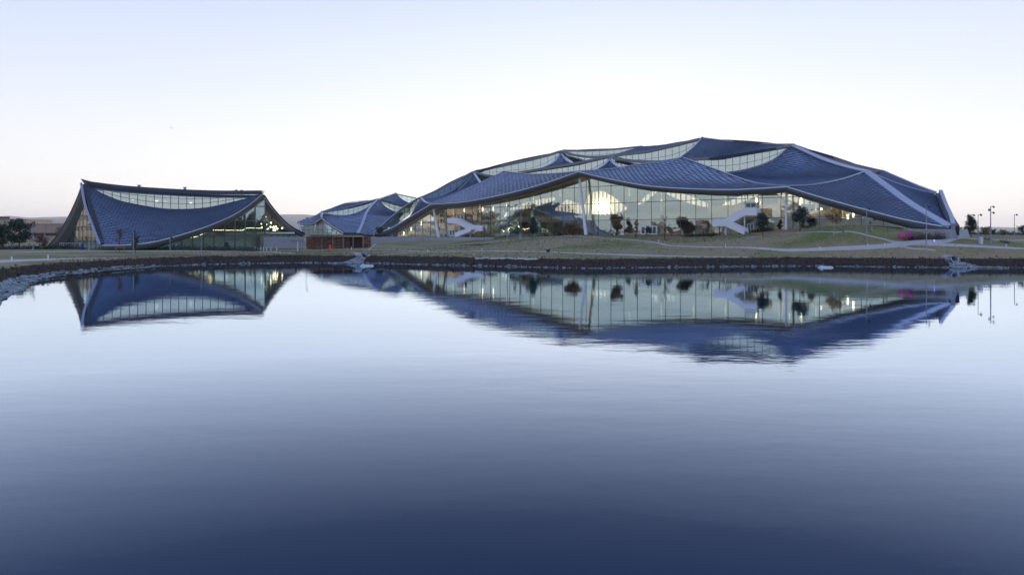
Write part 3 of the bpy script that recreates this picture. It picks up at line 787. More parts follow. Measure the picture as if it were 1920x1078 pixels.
# ribs
for cv, w, nm in ((rT4T3, 2.1, 'ridge_band'), (rRT3, 1.9, 'ridge_band'), (rT5T4, 1.2, 'ridge_band'), (rJ3T3, .6, 'ridge_band'), (rT3K, .7, 'ridge_band'),
                  (rJ1T1, .5, 'ridge_trim'), (rJ2T1, .45, 'ridge_trim'), (rJ2T2, .45, 'ridge_trim'), (rJ3T2, .5, 'ridge_trim'), ):
    ribbon(main, cv, w, .25, m_rib, nm, lift=.30)
for a, b_, ap in (((1113, 321, 176), (1131, 311, 186), (1143, 299, 197.5)), ((1172, 320, 176), (1155, 311, 186), (1143, 299, 197.5)), ((1011, 318, 200), (1037, 306, 212), (1052, 288, 221.5)),
                  ((1076, 309, 200), (1062, 301, 212), (1052, 288, 221.5)), ((905, 349, 168), (897, 338, 184), (888, 324, 198.3)), ((860, 356, 190), (878, 340, 195), (888, 324, 198.3)), ((789, 372, 176), (798, 380, 164), (807, 383, E))):
    ribbon(main, mc([a, b_, ap]), 1.0, .2, m_rib, 'ridge_band', lift=.28)
for cv in (lV, lQ): ribbon(main, cv, 1.0, .3, m_rib, 'ridge_band', side=tuple(Vector((0, 0, .9)) - UN * .4), lift=.5)
ribbon(main, mc([(1656, 321, 212), (1690, 336, 212), (1720, 349, 210), (1753, 361.5, 205)]), .9, .3, m_rib, 'ridge_band', lift=.3)
# right verge: pale trim, black band painted for the dark gap
ribbon(main, rRK, 1.6, 1.8, m_black, 'verge_gap_shade', side=(1, -.25, 0), lift=.3, off=.9)
ribbon(main, mc([(1781, 427, E), (1777, 410, 161), (1768, 388, 178), (1759, 362, 196)]), .75, 1.2, m_verge, 'verge_trim', side=(1, -.25, 0), lift=.8, off=.5)
# eaves
for cv, h in ((eL, 1.35), (eJ12, 1.35), (eJ23, 1.3), (eJ3R, 1.55)):
    sweep_fascia(main, cv, UN, h, 1.3, soffit=3.2)
# clerestories
def band(parent, tp, bt, cfun, spacing, rows=2, bh=.8, seed=2, gm=m_cglass, n=40, stuffp=False):
    xs = [p[0] for p in tp]; t = np.linspace(xs[0], xs[-1], n + 1)
    ty = [float(np.interp(x, xs, [p[1] for p in tp])) for x in t]; by = [float(np.interp(x, [p[0] for p in bt], [p[1] for p in bt])) for x in t]
    # smooth the polyline heights
    ty = np.convolve(np.r_[[ty[0]] * 2, ty, [ty[-1]] * 2], np.ones(5) / 5, 'valid'); by = np.convolve(np.r_[[by[0]] * 2, by, [by[-1]] * 2], np.ones(5) / 5, 'valid')
    T = [P(x, y, cfun(x)) for x, y in zip(t, ty)]; B = [P(x, max(y2, y + .2), cfun(x)) for x, y, y2 in zip(t, ty, by)]
    Tg = [a + Vector((0, 0, -bh)) for a in T]
    B = [Vector((b_.x, b_.y, min(b_.z, a.z - .05))) for a, b_ in zip(Tg, B)]
    curtain(parent, Tg, B, spacing, rows=rows, gm=gm, pane='clerestory_pane', frame='clerestory_frame', mw=.11, md=.14, seed=seed, pane_stuff=stuffp)
    out = Vector((-T[0].y * 0 - UN.x, -UN.y, 0)) * .25
    beam(parent, [a + out for a in T], .9, bh)
def cm(c0, x0, c1, x1): return lambda px: dC(px, c0 + (c1 - c0) * (px - x0) / (x1 - x0))
band(main, [(700, 438), (730, 410), (760, 386), (788, 369)], [(700, 441), (735, 425), (768, 404), (780, 388), (788, 374)], cm(152, 700, 176, 788), 2.6, rows=2, bh=.7)
band(main, [(788, 370), (820, 356), (850, 341), (870, 330.5), (889, 320)], [(788, 374), (797, 374), (830, 369), (860, 357), (880, 340), (889, 327)], cm(177, 788, 198, 889), 2.6, bh=.8)
band(main, [(889, 320), (903, 326), (925, 329), (945, 328), (975, 322), (1030, 313), (1080, 305), (1110, 299), (1143, 291)], [(889, 325), (893, 330), (905, 348), (925, 354), (1000, 349), (1100, 339), (1118, 324), (1130, 314), (1143, 300)], cm(198, 889, 198.5, 1143), 2.6, bh=.9, n=60)
band(main, [(1143, 291), (1160, 296), (1180, 299), (1220, 301.5), (1270, 300), (1295, 297)], [(1143, 300), (1155, 312), (1172, 324), (1230, 328), (1295, 324)], cm(198.5, 1143, 189, 1295), 2.0, bh=.9)
band(main, [(1295, 297), (1340, 294.5), (1380, 289), (1440, 278.5), (1486, 270)], [(1295, 322), (1330, 322), (1350, 325), (1380, 324.5), (1420, 316), (1450, 303), (1475, 284), (1486, 276)], cm(189, 1295, 198, 1486), 2.0, bh=.8)
band(main, [(891, 320), (950, 307.5), (1000, 297), (1030, 289), (1055, 281)], [(891, 330), (1000, 330), (1030, 312), (1043, 299), (1055, 288)], cm(201, 891, 222, 1055), 3.0, bh=.9)
band(main, [(1055, 281.5), (1075, 289), (1100, 293), (1130, 292.5), (1170, 287.5), (1210, 283.5), (1260, 272), (1314, 258.5)], [(1055, 288), (1066, 303), (1080, 316), (1250, 308), (1285, 296), (1300, 278), (1314, 264)], cm(222, 1055, 222, 1314), 2.8, bh=.9, n=60)
band(main, [(1056, 281), (1100, 281.5), (1150, 279), (1205, 273.5)], [(1056, 292), (1100, 299), (1160, 295), (1190, 284), (1205, 278)], cm(223, 1056, 250, 1205), 3.2, bh=.7)
band(main, [(1487, 270), (1540, 289), (1600, 307), (1655, 320)], [(1487, 272), (1600, 313), (1630, 326), (1655, 326)], cm(201, 1487, 212, 1655), 3, bh=1.3, rows=1)
# small safety rails and masts on the peaks
for px, py, c in ((894, 318, 199), (966, 322, 178), (1058, 280, 222), (1272, 297, 190), (1296, 297, 189), (1312, 257, 223), (1480, 269, 199), (1652, 319, 211), (1198, 275, 250), (1140, 291, 199)):
    q = M(px, py, c); mb = MB()
    for dx in (-.5, .5):
        mb.tube([q + UX * dx + Vector((0, 0, -1)), q + UX * dx + Vector((0, 0, .7))], .035, 5)
    mb.bar(q + UX * -.5 + Vector((0, 0, .66)), q + UX * .5 + Vector((0, 0, .66)), .05, .05)
    mb.build('roof_rail', m_pole, main)

# front glass
def eave_z(px):
    q = eL + eJ12[1:] + eJ23[1:] + eJ3R[1:]
    u = M(px, 400, GL_C).dot(UX)
    return float(np.interp(u, [p.dot(UX) for p in q], [p.z for p in q]))
pxs = list(np.linspace(738, 1745, 150))
def ubase(px):
    q = M(px, 440, GL_C); return q
T, B = [], []
GFLOOR = 4.6
for px in pxs:
    q = ubase(px); z = eave_z(px) - 1.15
    T.append(Vector((q.x, q.y, max(z, GFLOOR + .2)))); B.append(Vector((q.x, q.y, min(GFLOOR, z - .1))))
curtain(main, T, B, 4.25, levels=[9.35, 13.95, 18.7], gm=m_glass, frame='facade_frame', mw=.09, md=.15, tilt=.006)
# columns in front of the glass
def column(px0, py0, px1, py1, c, r0=.42, r1=.5):
    a, b_ = M(px0, py0, c), M(px1, py1, c); b_.z = min(b_.z, gz(b_.x, b_.y) - .1) if c < GL_C else 4.7
    mb = MB(); mb.tube([b_, b_.lerp(a, .5), b_.lerp(a, .92), a], [r1, (r0 + r1) / 2, r0, .15], 12)
    mb.build('column', m_white, main, smooth=True)
column(812, 388, 823, 443, E + 2.2); column(1086, 330, 1099, 440, E + 2.2, .34, .5); column(1474, 358, 1474, 433, E + 2.2, .22, .26)
column(835, 395, 819, 443, 158, .3, .35); column(1110, 345, 1104, 440, 160, .4, .4); column(1462, 372, 1470, 433, 158, .5, .6)
for px in (900, 1000, 1240, 1330, 1560): column(px, 372, px, 440, 170, .35, .35)

# interior: floors, cores, rooms
def uvbox(u0, u1, c0, c1, z0, z1, name, mt, parent=main):
    q = UX * ((u0 + u1) / 2) + UN * ((c0 + c1) / 2); mb = MB()
    mb.box((q.x, q.y, z0), u1 - u0, c1 - c0, z1 - z0, rz=math.atan2(UX.y, UX.x)); return mb.build(name, mt, parent)
u_of = lambda px: M(px, 440, GL_C).dot(UX)
uL, uR = u_of(745), u_of(1740)
m_floor = mat('interior_floor', (.30, .28, .25), .5, noise=.05)
uvbox(uL, uR, GL_C + .3, 195, 4.3, GFLOOR - .05, 'ground_floor', m_floor); uvbox(uL, u_of(1480), 195.1, 298, 4.3, GFLOOR - .05, 'ground_floor', m_floor)
uvbox(u_of(890), u_of(1560), 163, 235, 9.3, 10.0, 'upper_floor', m_white2)
uvbox(u_of(890), u_of(1620), 162.6, 162.9, 10.0, 11.1, 'balustrade', m_white2)
for a, b_, c, z in ((840, 905, 166, 9.2), (930, 985, 168, 9.2), (1180, 1210, 168, 9.2), (1290, 1350, 166, 13), (1385, 1425, 165, 13), (1520, 1545, 165, 9.2)):
    uvbox(u_of(a), u_of(b_), c, c + 14, GFLOOR, z, 'interior_room', m_white2 if a != 930 else m_soffit)
for a, b_, c, z in ((1330, 1390, 200, 14), (1450, 1540, 190, 13.2)):
    uvbox(u_of(a), u_of(b_), c, c + 14, 10.0, z, 'meeting_room', m_white2)
for px in (757, 771, 790, 905, 925, 1418, 1500, 1502, 1540, 1590, 1600, 870):      # hanging strip lights seen through the glass
    q = M(px, 440, 159 + random.uniform(0, 8)); z = eave_z(px) - 1.9; mb = MB(); mb.box((q.x, q.y, z - random.uniform(.6, 1.6)), .3, .3, 1.3)
    lo = mb.build('hanging_lamp', m_lamp, main)
for px, c in ((850, 160), (900, 159), (950, 160), (1000, 161), (1050, 162), (1180, 160), (1240, 160), (1300, 160), (1360, 160), (1425, 159), (1480, 159), (1530, 158), (1580, 158)):
    q = M(px, 440, c); z = eave_z(px) - 3.2; mb = MB(); mb.box((q.x, q.y, z - .1), .35, .35, .12); mb.tube([(q.x, q.y, z), (q.x, q.y, z + 2.2)], .03, 5); mb.build('fill_uplight', m_fill, main)  # added fixture to go with each fill spot
    ld = bpy.data.lights.new('fill_uplight_beam', 'SPOT'); ld.energy = 700; ld.color = (1.0, .72, .38); ld.shadow_soft_size = .15; ld.spot_size = R(150); ld.spot_blend = .4
    lo = bpy.data.objects.new('fill_uplight_beam', ld); lo.location = (q.x, q.y, z + .2); lo.rotation_euler = (math.pi, 0, 0); C.objects.link(lo); lo.parent = main   # added fill spots, aimed up to turn the ceiling gold
# doors in white frames
def door(parent, px0, px1, pyt, pyb, c, mt=m_white, leaves=2):
    a, b_ = M(px0, pyb, c), M(px1, pyb, c); t = M(px0, pyt, c).z; z0 = a.z; b_.z = z0; d = (b_ - a); mb = MB()
    fo = mb
    for s in [0] + [i / leaves for i in range(1, leaves)] + [1]:
        p = a + d * s; fo.bar(p, p + Vector((0, 0, t - z0)), .28, .28, up=UN)
    fo.bar(a + Vector((0, 0, t - z0)), b_ + Vector((0, 0, t - z0)), .28, .3)
    fo.bar(a + Vector((0, 0, .15)), b_ + Vector((0, 0, .15)), .28, .3)
    o = fo.build('door_frame', mt, parent)
    g = MB(); g.face([a - UN * -.05, b_ - UN * -.05, b_ + Vector((0, 0, t - z0)), a + Vector((0, 0, t - z0))]); g.build('door_pane', m_dglass, o)
door(main, 1216, 1231, 424.5, 440, GL_C - 1.0); door(main, 1202, 1210, 425, 440, GL_C - .5, leaves=1)
door(main, 843, 853, 431, 443, GL_C - .6); door(main, 857, 870, 401, 412, GL_C - .6)
door(main, 1398, 1418, 381, 391, GL_C - .6, m_gutter); door(main, 1402, 1413, 420, 437, GL_C - .6, m_gutter)

# exterior stairs: solid white balustrades
def stair(pts, c0, name='outdoor_stair', wid=1.9, ph=1.45):
    """pts = [(px, py_of_walking_line)] zigzag"""
    st = empty(name, (0, 0, 0), None, None); st.parent = main
    for i in range(len(pts) - 1):
        (xa, ya, ca), (xb, yb, cb) = pts[i], pts[i + 1]
        a, b_ = M(xa, ya, ca), M(xb, yb, cb)
        for off, nm in ((0, 'stair_balustrade'), (wid, 'stair_balustrade')):
            A, Bq = a + UN * off, b_ + UN * off; t = Vector((0, 0, ph)); k = Vector((0, 0, -.35)); th = UN * .12; mb = MB()
            f1 = [A + k, Bq + k, Bq + t, A + t]; f2 = [p + th for p in f1]
            mb.face(f1); mb.face(f2[::-1])
            for j in range(4): mb.face([f1[j], f2[j], f2[(j + 1) % 4], f1[(j + 1) % 4]])
            mb.build(nm, m_white, st)
        mb = MB()
        L = (b_ - a).length; ns = max(1, int(abs(b_.z - a.z) / .18)) if abs(b_.z - a.z) > .4 else 1
        for s in range(ns):
            p0, p1 = a.lerp(b_, s / ns), a.lerp(b_, (s + 1) / ns); z = max(p0.z, p1.z)
            p0.z = p1.z = z; mb.bar(p0 + UN * wid / 2, p1 + UN * wid / 2, wid - .3, .2 if ns > 1 else .3)
        mb.build('stair_treads' if ns > 1 else 'landing', m_conc, st)
    return st
s1 = stair([(839, 417, 151), (855, 417, 151), (881, 430.5, 151), (905, 431.5, 151)], 0)
s1b = stair([(883, 431.5, 149), (868, 437.5, 149), (853, 443, 149)], 0, ph=1.1)
s2 = stair([(1419, 401.5, 150), (1396, 401.5, 150), (1361, 421.5, 150), (1337, 422, 150)], 0)
s2b = stair([(1361, 422, 148), (1380, 430.5, 148), (1396, 438, 148)], 0, ph=1.1)
for px, py, c in ((861, 420, 152), (882, 432, 152), (1361, 424, 151), (1396, 403, 151), (1349, 424, 151.5)):
    a = M(px, py, c); mb = MB(); mb.tube([Vector((a.x, a.y, gz(a.x, a.y) - .1)), a], .17 if px != 1349 else .1, 8); mb.build('stair_post', m_white if px != 1349 else m_dark, main)

# terrace, retaining walls, plinth at the right corner
def wall_line(name, pts, z0f, z1, th, mt, parent=None, n=30):
    cv = curve([Vector((p.x, p.y, 0)) for p in pts], n); mb = MB(); A, B_, A2, B2 = [], [], [], []
    for i, p in enumerate(cv):
        d = (cv[min(i + 1, n)] - cv[max(i - 1, 0)]).normalized(); s = Vector((-d.y, d.x, 0)) * th
        zt = z1(i / n) if callable(z1) else z1
        A.append(Vector((p.x, p.y, gz(p.x, p.y) - .4))); B_.append(Vector((p.x, p.y, zt))); A2.append(A[-1] + s); B2.append(B_[-1] + s)
    mb.strip(A, B_); mb.strip(B_, B2); mb.strip(B2, A2); mb.face([A[0], B_[0], B2[0], A2[0]]); mb.face([A[-1], A2[-1], B2[-1], B_[-1]])
    return mb.build(name, mt, parent)
w = wall_line('retaining_wall', [M(692, 446, 128), M(760, 446, 136), M(830, 446, 141), M(925, 446, 145)], 0, 4.55, .4, m_conc)
tag(w, 'low grey concrete retaining wall below the building terrace at left of the white stair', 'wall')
tb = MB(); a = [M(692, 446, 129), M(760, 446, 137), M(830, 446, 142), M(925, 446, 146)]; b_ = [M(x, 446, GL_C + .5) for x in (692, 760, 830, 925)]
tb.strip([Vector((p.x, p.y, 4.42)) for p in a], [Vector((p.x, p.y, 4.42)) for p in b_]); tag(tb.build('terrace', m_path), kind='structure')
q0, q1 = M(1640, 440, E - .5), M(1783, 440, E - 1)
pl = wall_line('plinth_wall', [q0, q1], 0, lambda t: 5.55 + 1.05 * min(1, t * 1.3), 1.2, m_conc, main)
mb = MB(); e0, e1 = M(1770, 428, E - 1.2), P(1797, 445, 128); back = UN * 12
f1 = [Vector((q1.x - 6, q1.y + 5, 3.8)), Vector((e1.x, e1.y, 4.4)), Vector((e0.x + 2.1, e0.y, 6.6)), Vector((q1.x - 6, q1.y + 5, 6.7))]
f2 = [p + back for p in f1]; mb.face(f1)
for k in range(4): mb.face([f1[k], f1[(k + 1) % 4], f2[(k + 1) % 4], f2[k]])
mb.face(f2[::-1]); mb.build('corner_pier', m_conc, main)

# ------------------------------------------------------------------ LEFT TENT BUILDING
tent = empty('pavilion_building', (0, 0, 0), 'separate tent shaped building with one sagging blue tiled roof, at far left of the pond', 'building')
HLp, FLp, HRp = (159, 347, 182), (190, 460, 158), (493, 364, 199.5)
bF = pc([FLp, (240, 459, 160), (290, 453, 164), (340, 440, 170), (400, 420, 178), (450, 396, 188), HRp], 40)
tF = pc([HLp, (200, 362, 187), (240, 377, 190), (300, 389, 192.5), (340, 392, 194), (390, 389, 196), (440, 377.5, 198), HRp], 40)
lF = pc([FLp, (178, 425, 165), (166, 385, 173), HLp])
Gt = coons(bF, tF, lF, one(bF[-1]))
shell(tent, Gt); tiles(tent, Gt, (bF[-1] - tF[0]).normalized(), 'shingle', 1.5, .98, 295, seed=3)
bm_pts = [(161, 340), (240, 349.5), (330, 355.5), (410, 358.5), (494, 358.5)]
dT = lambda px: 183 + (px - 160) / 333 * 17
tB = curve([P(x, y, dT(x)) for x, y in bm_pts], 40)
tBg = [p - Vector((0, 0, 1.0)) for p in tB]; tb2 = [Vector((p.x, p.y, 0)) for p in tBg]
btz = [float(np.interp(p.x, [q.x for q in tF], [q.z for q in tF])) for p in tBg]
curtain(tent, tBg, [Vector((p.x, p.y, min(z - .1, p.z - .02))) for p, z in zip(tBg, btz)], 2.0, rows=3, gm=m_cglass, pane='clerestory_pane', frame='clerestory_frame')
mb = MB(); A = [p + Vector((0, -1.5, .1)) for p in tB]; A[0] += Vector((-.5, 0, .5)); B_ = [p + Vector((0, -.4, -1.0)) for p in tB]; D_ = [p + Vector((0, 1.2, .05)) for p in tB]
mb.strip(A, B_); mb.strip(A, D_); mb.strip(B_, [p + Vector((0, .9, -1.0)) for p in tB]); mb.face([A[-1], B_[-1], D_[-1]]); mb.face([A[0], B_[0], D_[0]]); mb.build('ridge_beam', m_beam, tent)
legL = pc([(153, 345, 182), (143, 372, 188), (126, 408, 196), (107, 440, 202), (86, 464, 207)], 30)
legR = pc([(497, 366, 200), (512, 388, 204), (535, 414, 209), (552, 427, 213), (572, 437, 217)], 30)
rear = pc([(86, 464, 207), (200, 452, 216), (330, 446, 228), (450, 440, 226), (572, 437, 217)], 40)
Gr = coons(rear, tB, legL[::-1], legR[::-1]); 
# resample side curves to the grid height
shell(tent, Gr, name='rear_roof')
def leg(cv, w0, w1, side, nm):
    mb = MB(); n_ = len(cv); rings = []
    for i, p in enumerate(cv):
        t = i / (n_ - 1); w = w0 + (w1 - w0) * math.sin(math.pi * min(1, t * .75 + .1)); s = Vector(side)
        dn = Vector((0, 0, -1)); d = (cv[min(i + 1, n_ - 1)] - cv[max(i - 1, 0)]).normalized(); q = (s - d * s.dot(d)).normalized(); u = q.cross(d).normalized()
        if u.z > 0: u = -u
        rings.append([p, p + q * w * .15 + u * w * .5, p + q * w * .55 + u * w * .95, p + q * w * 1.1 + u * w * .9, p + q * w * 1.0])
    for i in range(n_ - 1):
        for k in range(5): mb.face([rings[i][k], rings[i][(k + 1) % 5], rings[i + 1][(k + 1) % 5], rings[i + 1][k]])
    mb.face(rings[0]); mb.face(rings[-1][::-1]); return mb.build(nm, m_fascia, tent)
leg(legL, 1.2, 3.6, (.8, .5, 0), 'verge_fascia'); leg(legR, 1.1, 1.7, (-.8, .5, 0), 'verge_fascia')
gutT = [p + Vector((0, 0, .1)) for p in bF]
sweep_fascia(tent, bF, (-.25, .97, 0), 1.45, 1.2, soffit=4, mt=m_fascia)
ribbon(tent, pc([(188, 461, 157.5), (174, 425, 164), (160, 385, 172), (153, 346, 181)]), .55, .5, m_verge, 'verge_trim', side=(1, 0, 0), lift=.5)
ribbon(tent, pc([(191, 460, 158.5), (180.5, 425, 165), (168, 385, 173), (160, 349, 181.5)]), .95, .3, m_black, 'verge_gap_shade', side=(1, 0, 0), lift=.3, off=.2)  # black band stands for the shaded gap beside the trim
# glazed gables
def gable(parent, base, tops, spacing, levels, zb, gm=m_dglass, **k):
    """base: [(px, D)], tops: [(px, py)]"""
    bx = [b_[0] for b_ in base]; bd = [b_[1] for b_ in base]; t = np.linspace(tops[0][0], tops[-1][0], 50); T, B = [], []
    for x in t:
        D = float(np.interp(x, bx, bd)); y = float(np.interp(x, [q[0] for q in tops], [q[1] for q in tops])); a = P(x, y, D)
        z = zb(x) if callable(zb) else zb
        T.append(a); B.append(Vector((a.x, a.y, min(z, a.z - .05))))
    curtain(parent, T, B, spacing, levels=levels, gm=gm, **k)
m_tglass = glass('pavilion_glass', (.45, .62, .62), (.62, .84, .92), .45)
gable(tent, [(255, 171), (497, 198)], [(255, 463), (300, 462), (345, 449), (400, 432), (450, 409), (490, 379), (497, 374)], 2.9, [5.1, 9.4, 13.5], 1.3, gm=m_tglass, frame='gable_frame', mw=.22, md=.3)
gable(tent, [(497, 203.5), (566, 221)], [(497, 374), (512, 396), (535, 421), (552, 436), (566, 443)], 2.9, [8.4, 12.8], 4.3, gm=m_tglass, frame='gable_frame', mw=.16)
gable(tent, [(104, 213), (186, 172)], [(104, 462), (122, 442), (140, 408), (158, 366), (166, 402), (180, 445), (186, 462)], 5.0, [7.5], 1.6, gm=m_tglass, frame='gable_frame', mw=.12)
a, b_ = P(494, 447, 197), P(570, 447, 214); mb = MB()
for (x0, x1, z0, z1, o_) in ((0, 1, 3.6, 4.6, 0), (0, .6, .8, 3.6, .25), (.6, 1, .8, 3.6, .9)):
    p0, p1 = a.lerp(b_, x0), a.lerp(b_, x1); mb.face([Vector((p0.x, p0.y + o_, z0)), Vector((p1.x, p1.y + o_, z0)), Vector((p1.x, p1.y + o_, z1)), Vector((p0.x, p0.y + o_, z1))])
    mb.face([Vector((p0.x, p0.y + o_, z1)), Vector((p1.x, p1.y + o_, z1)), Vector((p1.x, p1.y + o_ + 3, z1)), Vector((p0.x, p0.y + o_ + 3, z1))])
mb.build('base_wall', m_conc, tent)
# interior
mb = MB(); q = P(390, 440, 212); mb.box((q.x, q.y, 5.6), 52, 22, .5, rz=.25); mb.build('upper_floor', m_white2, tent)
mb = MB(); q = P(400, 440, 210); mb.box((q.x, q.y, 1.4), 26, 12, 4.2, rz=.25); mb.build('interior_room', m_white2, tent)
mb = MB(); mb.box((q.x + 2, q.y, 1.3), 70, 34, .2, rz=.25); mb.build('ground_floor', m_floor, tent)
strip = [(355, 446), (372, 443), (395, 431), (400, 431.5), (455, 432), (463, 427.5), (492, 428)]
mb = MB()
for k in range(len(strip) - 1):
    A_, B__ = strip[k], strip[k + 1]; dA = 176 + (A_[0] - 300) * .11 + 4; dB = 176 + (B__[0] - 300) * .11 + 4
    mb.bar(P(A_[0], A_[1], dA), P(B__[0], B__[1], dB), .14, .14)
mb.build('strip_light', m_lamp, tent)
def globe(parent, p, r, mt, name='pendant_lamp'):
    bm = bmesh.new(); bmesh.ops.create_icosphere(bm, subdivisions=2, radius=r); mesh = bpy.data.meshes.new(name); bm.to_mesh(mesh); bm.free(); mesh.materials.append(mt)
    o = bpy.data.objects.new(name, mesh); o.location = p; C.objects.link(o); o.parent = parent; o.matrix_parent_inverse = Matrix.Translation(-world_loc(parent))
    for f in mesh.polygons: f.use_smooth = True
    return o
for px, py, r in ((282, 371, .62), (294, 375, .55), (320, 372.5, .62), (249, 373.5, .35), (269, 373, .3), (347, 375, .3), (358, 379, .5), (372, 377, .6), (374, 374, .35), (391, 375, .15), (427, 377.5, .25), (310, 377, .2)):
    p = P(px, py, dT(px) + 4); globe(tent, p, r, m_globe)
for px, py in ((498, 407), (495, 414), (490, 420), (500, 421), (507, 425.5), (491, 426), (501, 430), (513, 427), (517, 425), (520, 429), (529, 428), (516, 432), (508, 418), (503, 429)):
    D = float(np.interp(px, [490, 566], [200, 214])) + 3; globe(tent, P(px, py, D), .22, m_lamp, 'pendant_bulb')
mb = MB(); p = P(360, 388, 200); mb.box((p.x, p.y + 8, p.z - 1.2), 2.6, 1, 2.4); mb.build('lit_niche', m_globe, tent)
for px, py in ((262, 348), (348, 352), (444, 357), (455, 357.5)):      # rooftop vents
    D = dT(px) + 6; a = P(px, py, D); mb = MB(); mb.box((a.x, a.y, a.z - 1.5), .85, .85, 1.45 if px < 400 else 1.6); mb.box((a.x, a.y, a.z), 1.05, 1.05, .15)
    mb.build('roof_vent', m_pole, tent)

# ------------------------------------------------------------------ MIDDLE BUILDING (behind)
_P0 = P
P = lambda px, py, D: _P0(px, py, D + 34)          # everything of this building stands 34 m further back

mid = empty('lodge_building', (0, 0, 0), 'small many-peaked blue canopy building seen between the tent building and the large one', 'building')
N1, N1b, N2, N3 = (603, 397, 268), (603, 409, 258), (710, 373, 290), (687, 399, 262)
c_eave = pc([(557, 416, 272), (570, 420.5, 268), (588, 419, 263), N1b])
patches = [
 (c_eave, pc([(557, 415, 273), (585, 406, 271), N1]), one(P(557, 415.5, 273)), pc([N1b, (603, 403, 263), N1]), 1),
 (pc([N1b, (645, 405, 259), N3]), pc([(606, 400, 268), (640, 404, 275), (668, 400, 282), (692, 388, 287), N2]), pc([N1b, (606, 400, 268)]), pc([N3, (696, 387, 276), N2]), 1),
 (pc([(644, 437, 240), (672, 438, 240)]), pc([N1b, (645, 405.5, 259), N3]), pc([(644, 437, 240), (618, 421, 250), N1b]), pc([(671, 438, 240), (678, 424, 249), N3]), 1),
 (pc([(671, 438, 240), (700, 442, 243), (745, 445, 252)]), pc([N3, (710, 403, 266), (748, 408, 275)]), pc([(671, 438, 240), (678, 424, 249), N3]), pc([(745, 445, 252), (748, 408, 275)]), 1),
 (pc([N3, (710, 403, 266), (748, 408, 275)]), pc([N2, (722, 386, 292), (740, 396, 294), (757, 399, 295)]), pc([N3, (696, 387, 276), N2]), pc([(748, 408, 275), (757, 399, 295)]), 1),
 (pc([(712, 374, 292), (735, 381, 296), (760, 387, 300), (770, 388, 302)]), pc([(743, 363, 312), (752, 372, 312), (764, 379, 312), (776, 383, 312)]), pc([(712, 374, 292), (743, 363, 312)]), pc([(770, 388, 302), (776, 383, 312)]), 1),
 (pc([(603, 397, 268), (640, 392, 276), (680, 383, 283), (709, 373, 290)]), pc([(625, 390, 292), (651, 381.5, 296), (690, 377, 300), (710, 372.5, 301)]), pc([N1, (625, 390, 292)]), pc([(709, 373, 290), (710, 372.5, 301)]), 1)]
for i, (bo, to, le, ri, tl) in enumerate(patches):
    G = coons(bo, to, le, ri); shell(mid, G); tiles(mid, G, Vector((1, .2, 0)), 'shingle', 2.0, 1.5, 0, seed=50 + i)
def band2(parent, tp, bt, d0, d1, spacing, bh=.7):
    x0, x1 = tp[0][0], tp[-1][0]; band(parent, tp, bt, lambda x: d0 + (d1 - d0) * (x - x0) / (x1 - x0), spacing, rows=2, bh=bh)
m_mg = m_cglass
band2(mid, [(604, 396), (640, 390.5), (680, 381.5), (709, 372.5)], [(604, 398), (612, 402), (640, 404), (668, 400), (692, 388), (709, 374)], 268, 290, 2.8)
band2(mid, [(711, 373.5), (735, 381), (760, 386.5), (768, 388)], [(711, 375), (722, 386), (740, 396), (757, 400), (768, 400)], 291, 301, 2.8, .4)
band2(mid, [(744, 363), (762, 367), (782, 371)], [(744, 364), (752, 373), (764, 381), (782, 386)], 312, 313, 2.8, .5)
for cv, w in ((pc([N3, (696, 387, 276), N2]), 1.1), (pc([(671, 438, 240), (678, 424, 249), N3]), 1.3), (pc([N1b, (603, 403, 263), N1]), 1.0), (pc([N3, (710, 403, 266), (748, 408, 275)]), .6),
              (pc([N1b, (645, 405, 259), N3]), .5), (pc([(712, 373.5, 292), (743, 362.5, 312)]), 1.0), (pc([(625, 390, 292), (651, 381, 296), (690, 376.5, 300)]), .9)):
    ribbon(mid, cv, w, .25, m_rib, 'ridge_band', lift=.3)
sweep_fascia(mid, c_eave, (.2, .98, 0), .7, .8, soffit=3); sweep_fascia(mid, pc([N1b, (618, 421, 250), (644, 437, 240)]), (.3, .95, 0), .5, .6, soffit=2)
gable(mid, [(562, 274), (640, 256)], [(562, 421), (572, 424), (590, 421), (603, 413), (620, 426), (640, 440)], 3.4, [7.2], 3.5, gm=m_tglass, frame='gable_frame')
for a, b_ in (((560, 419), (565, 434)), ((606, 411), (612, 434)), ((592, 420), (589, 434))):
    mb = MB(); mb.tube([P(*a, 260), P(*b_, 260)], .28, 8); mb.build('column', m_white, mid)

P = _P0
# round cedar shelter
q = P(625, 460, 188); sh = empty('cedar_shelter', (q.x, q.y, gz(q.x, q.y)), 'low round red cedar slatted enclosure with flat dark roof, between the two tiled buildings', 'shelter')
z0 = gz(q.x, q.y) - .2; rw = 9.3
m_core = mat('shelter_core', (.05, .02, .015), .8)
def arc(r, a): return Vector((q.x + r * math.sin(a), q.y + 7 - r * .9 * math.cos(a), 0))
for s in range(22):
    a0 = -1.45 + 2.9 * s / 22; a1 = -1.45 + 2.9 * (s + 1) / 22 - .012
    if s in (15, 16, 17): continue
    for r_ in range(8):
        p0, p1 = arc(rw, a0), arc(rw, a1); zz = z0 + .1 + r_ * .42; mb = MB(); rn = random.random()
        mb.bar(p0 + Vector((0, 0, zz + .2)), p1 + Vector((0, 0, zz + .2)), .08, .36); mb.r = [rn] * len(mb.r); mb.build('cedar_board', m_wood, sh)
mb = MB(); mb.strip([arc(rw - .25, -1.45 + 2.9 * s / 30) + Vector((0, 0, z0)) for s in range(31)], [arc(rw - .25, -1.45 + 2.9 * s / 30) + Vector((0, 0, z0 + 3.4)) for s in range(31)]); mb.build('inner_wall', m_core, sh)
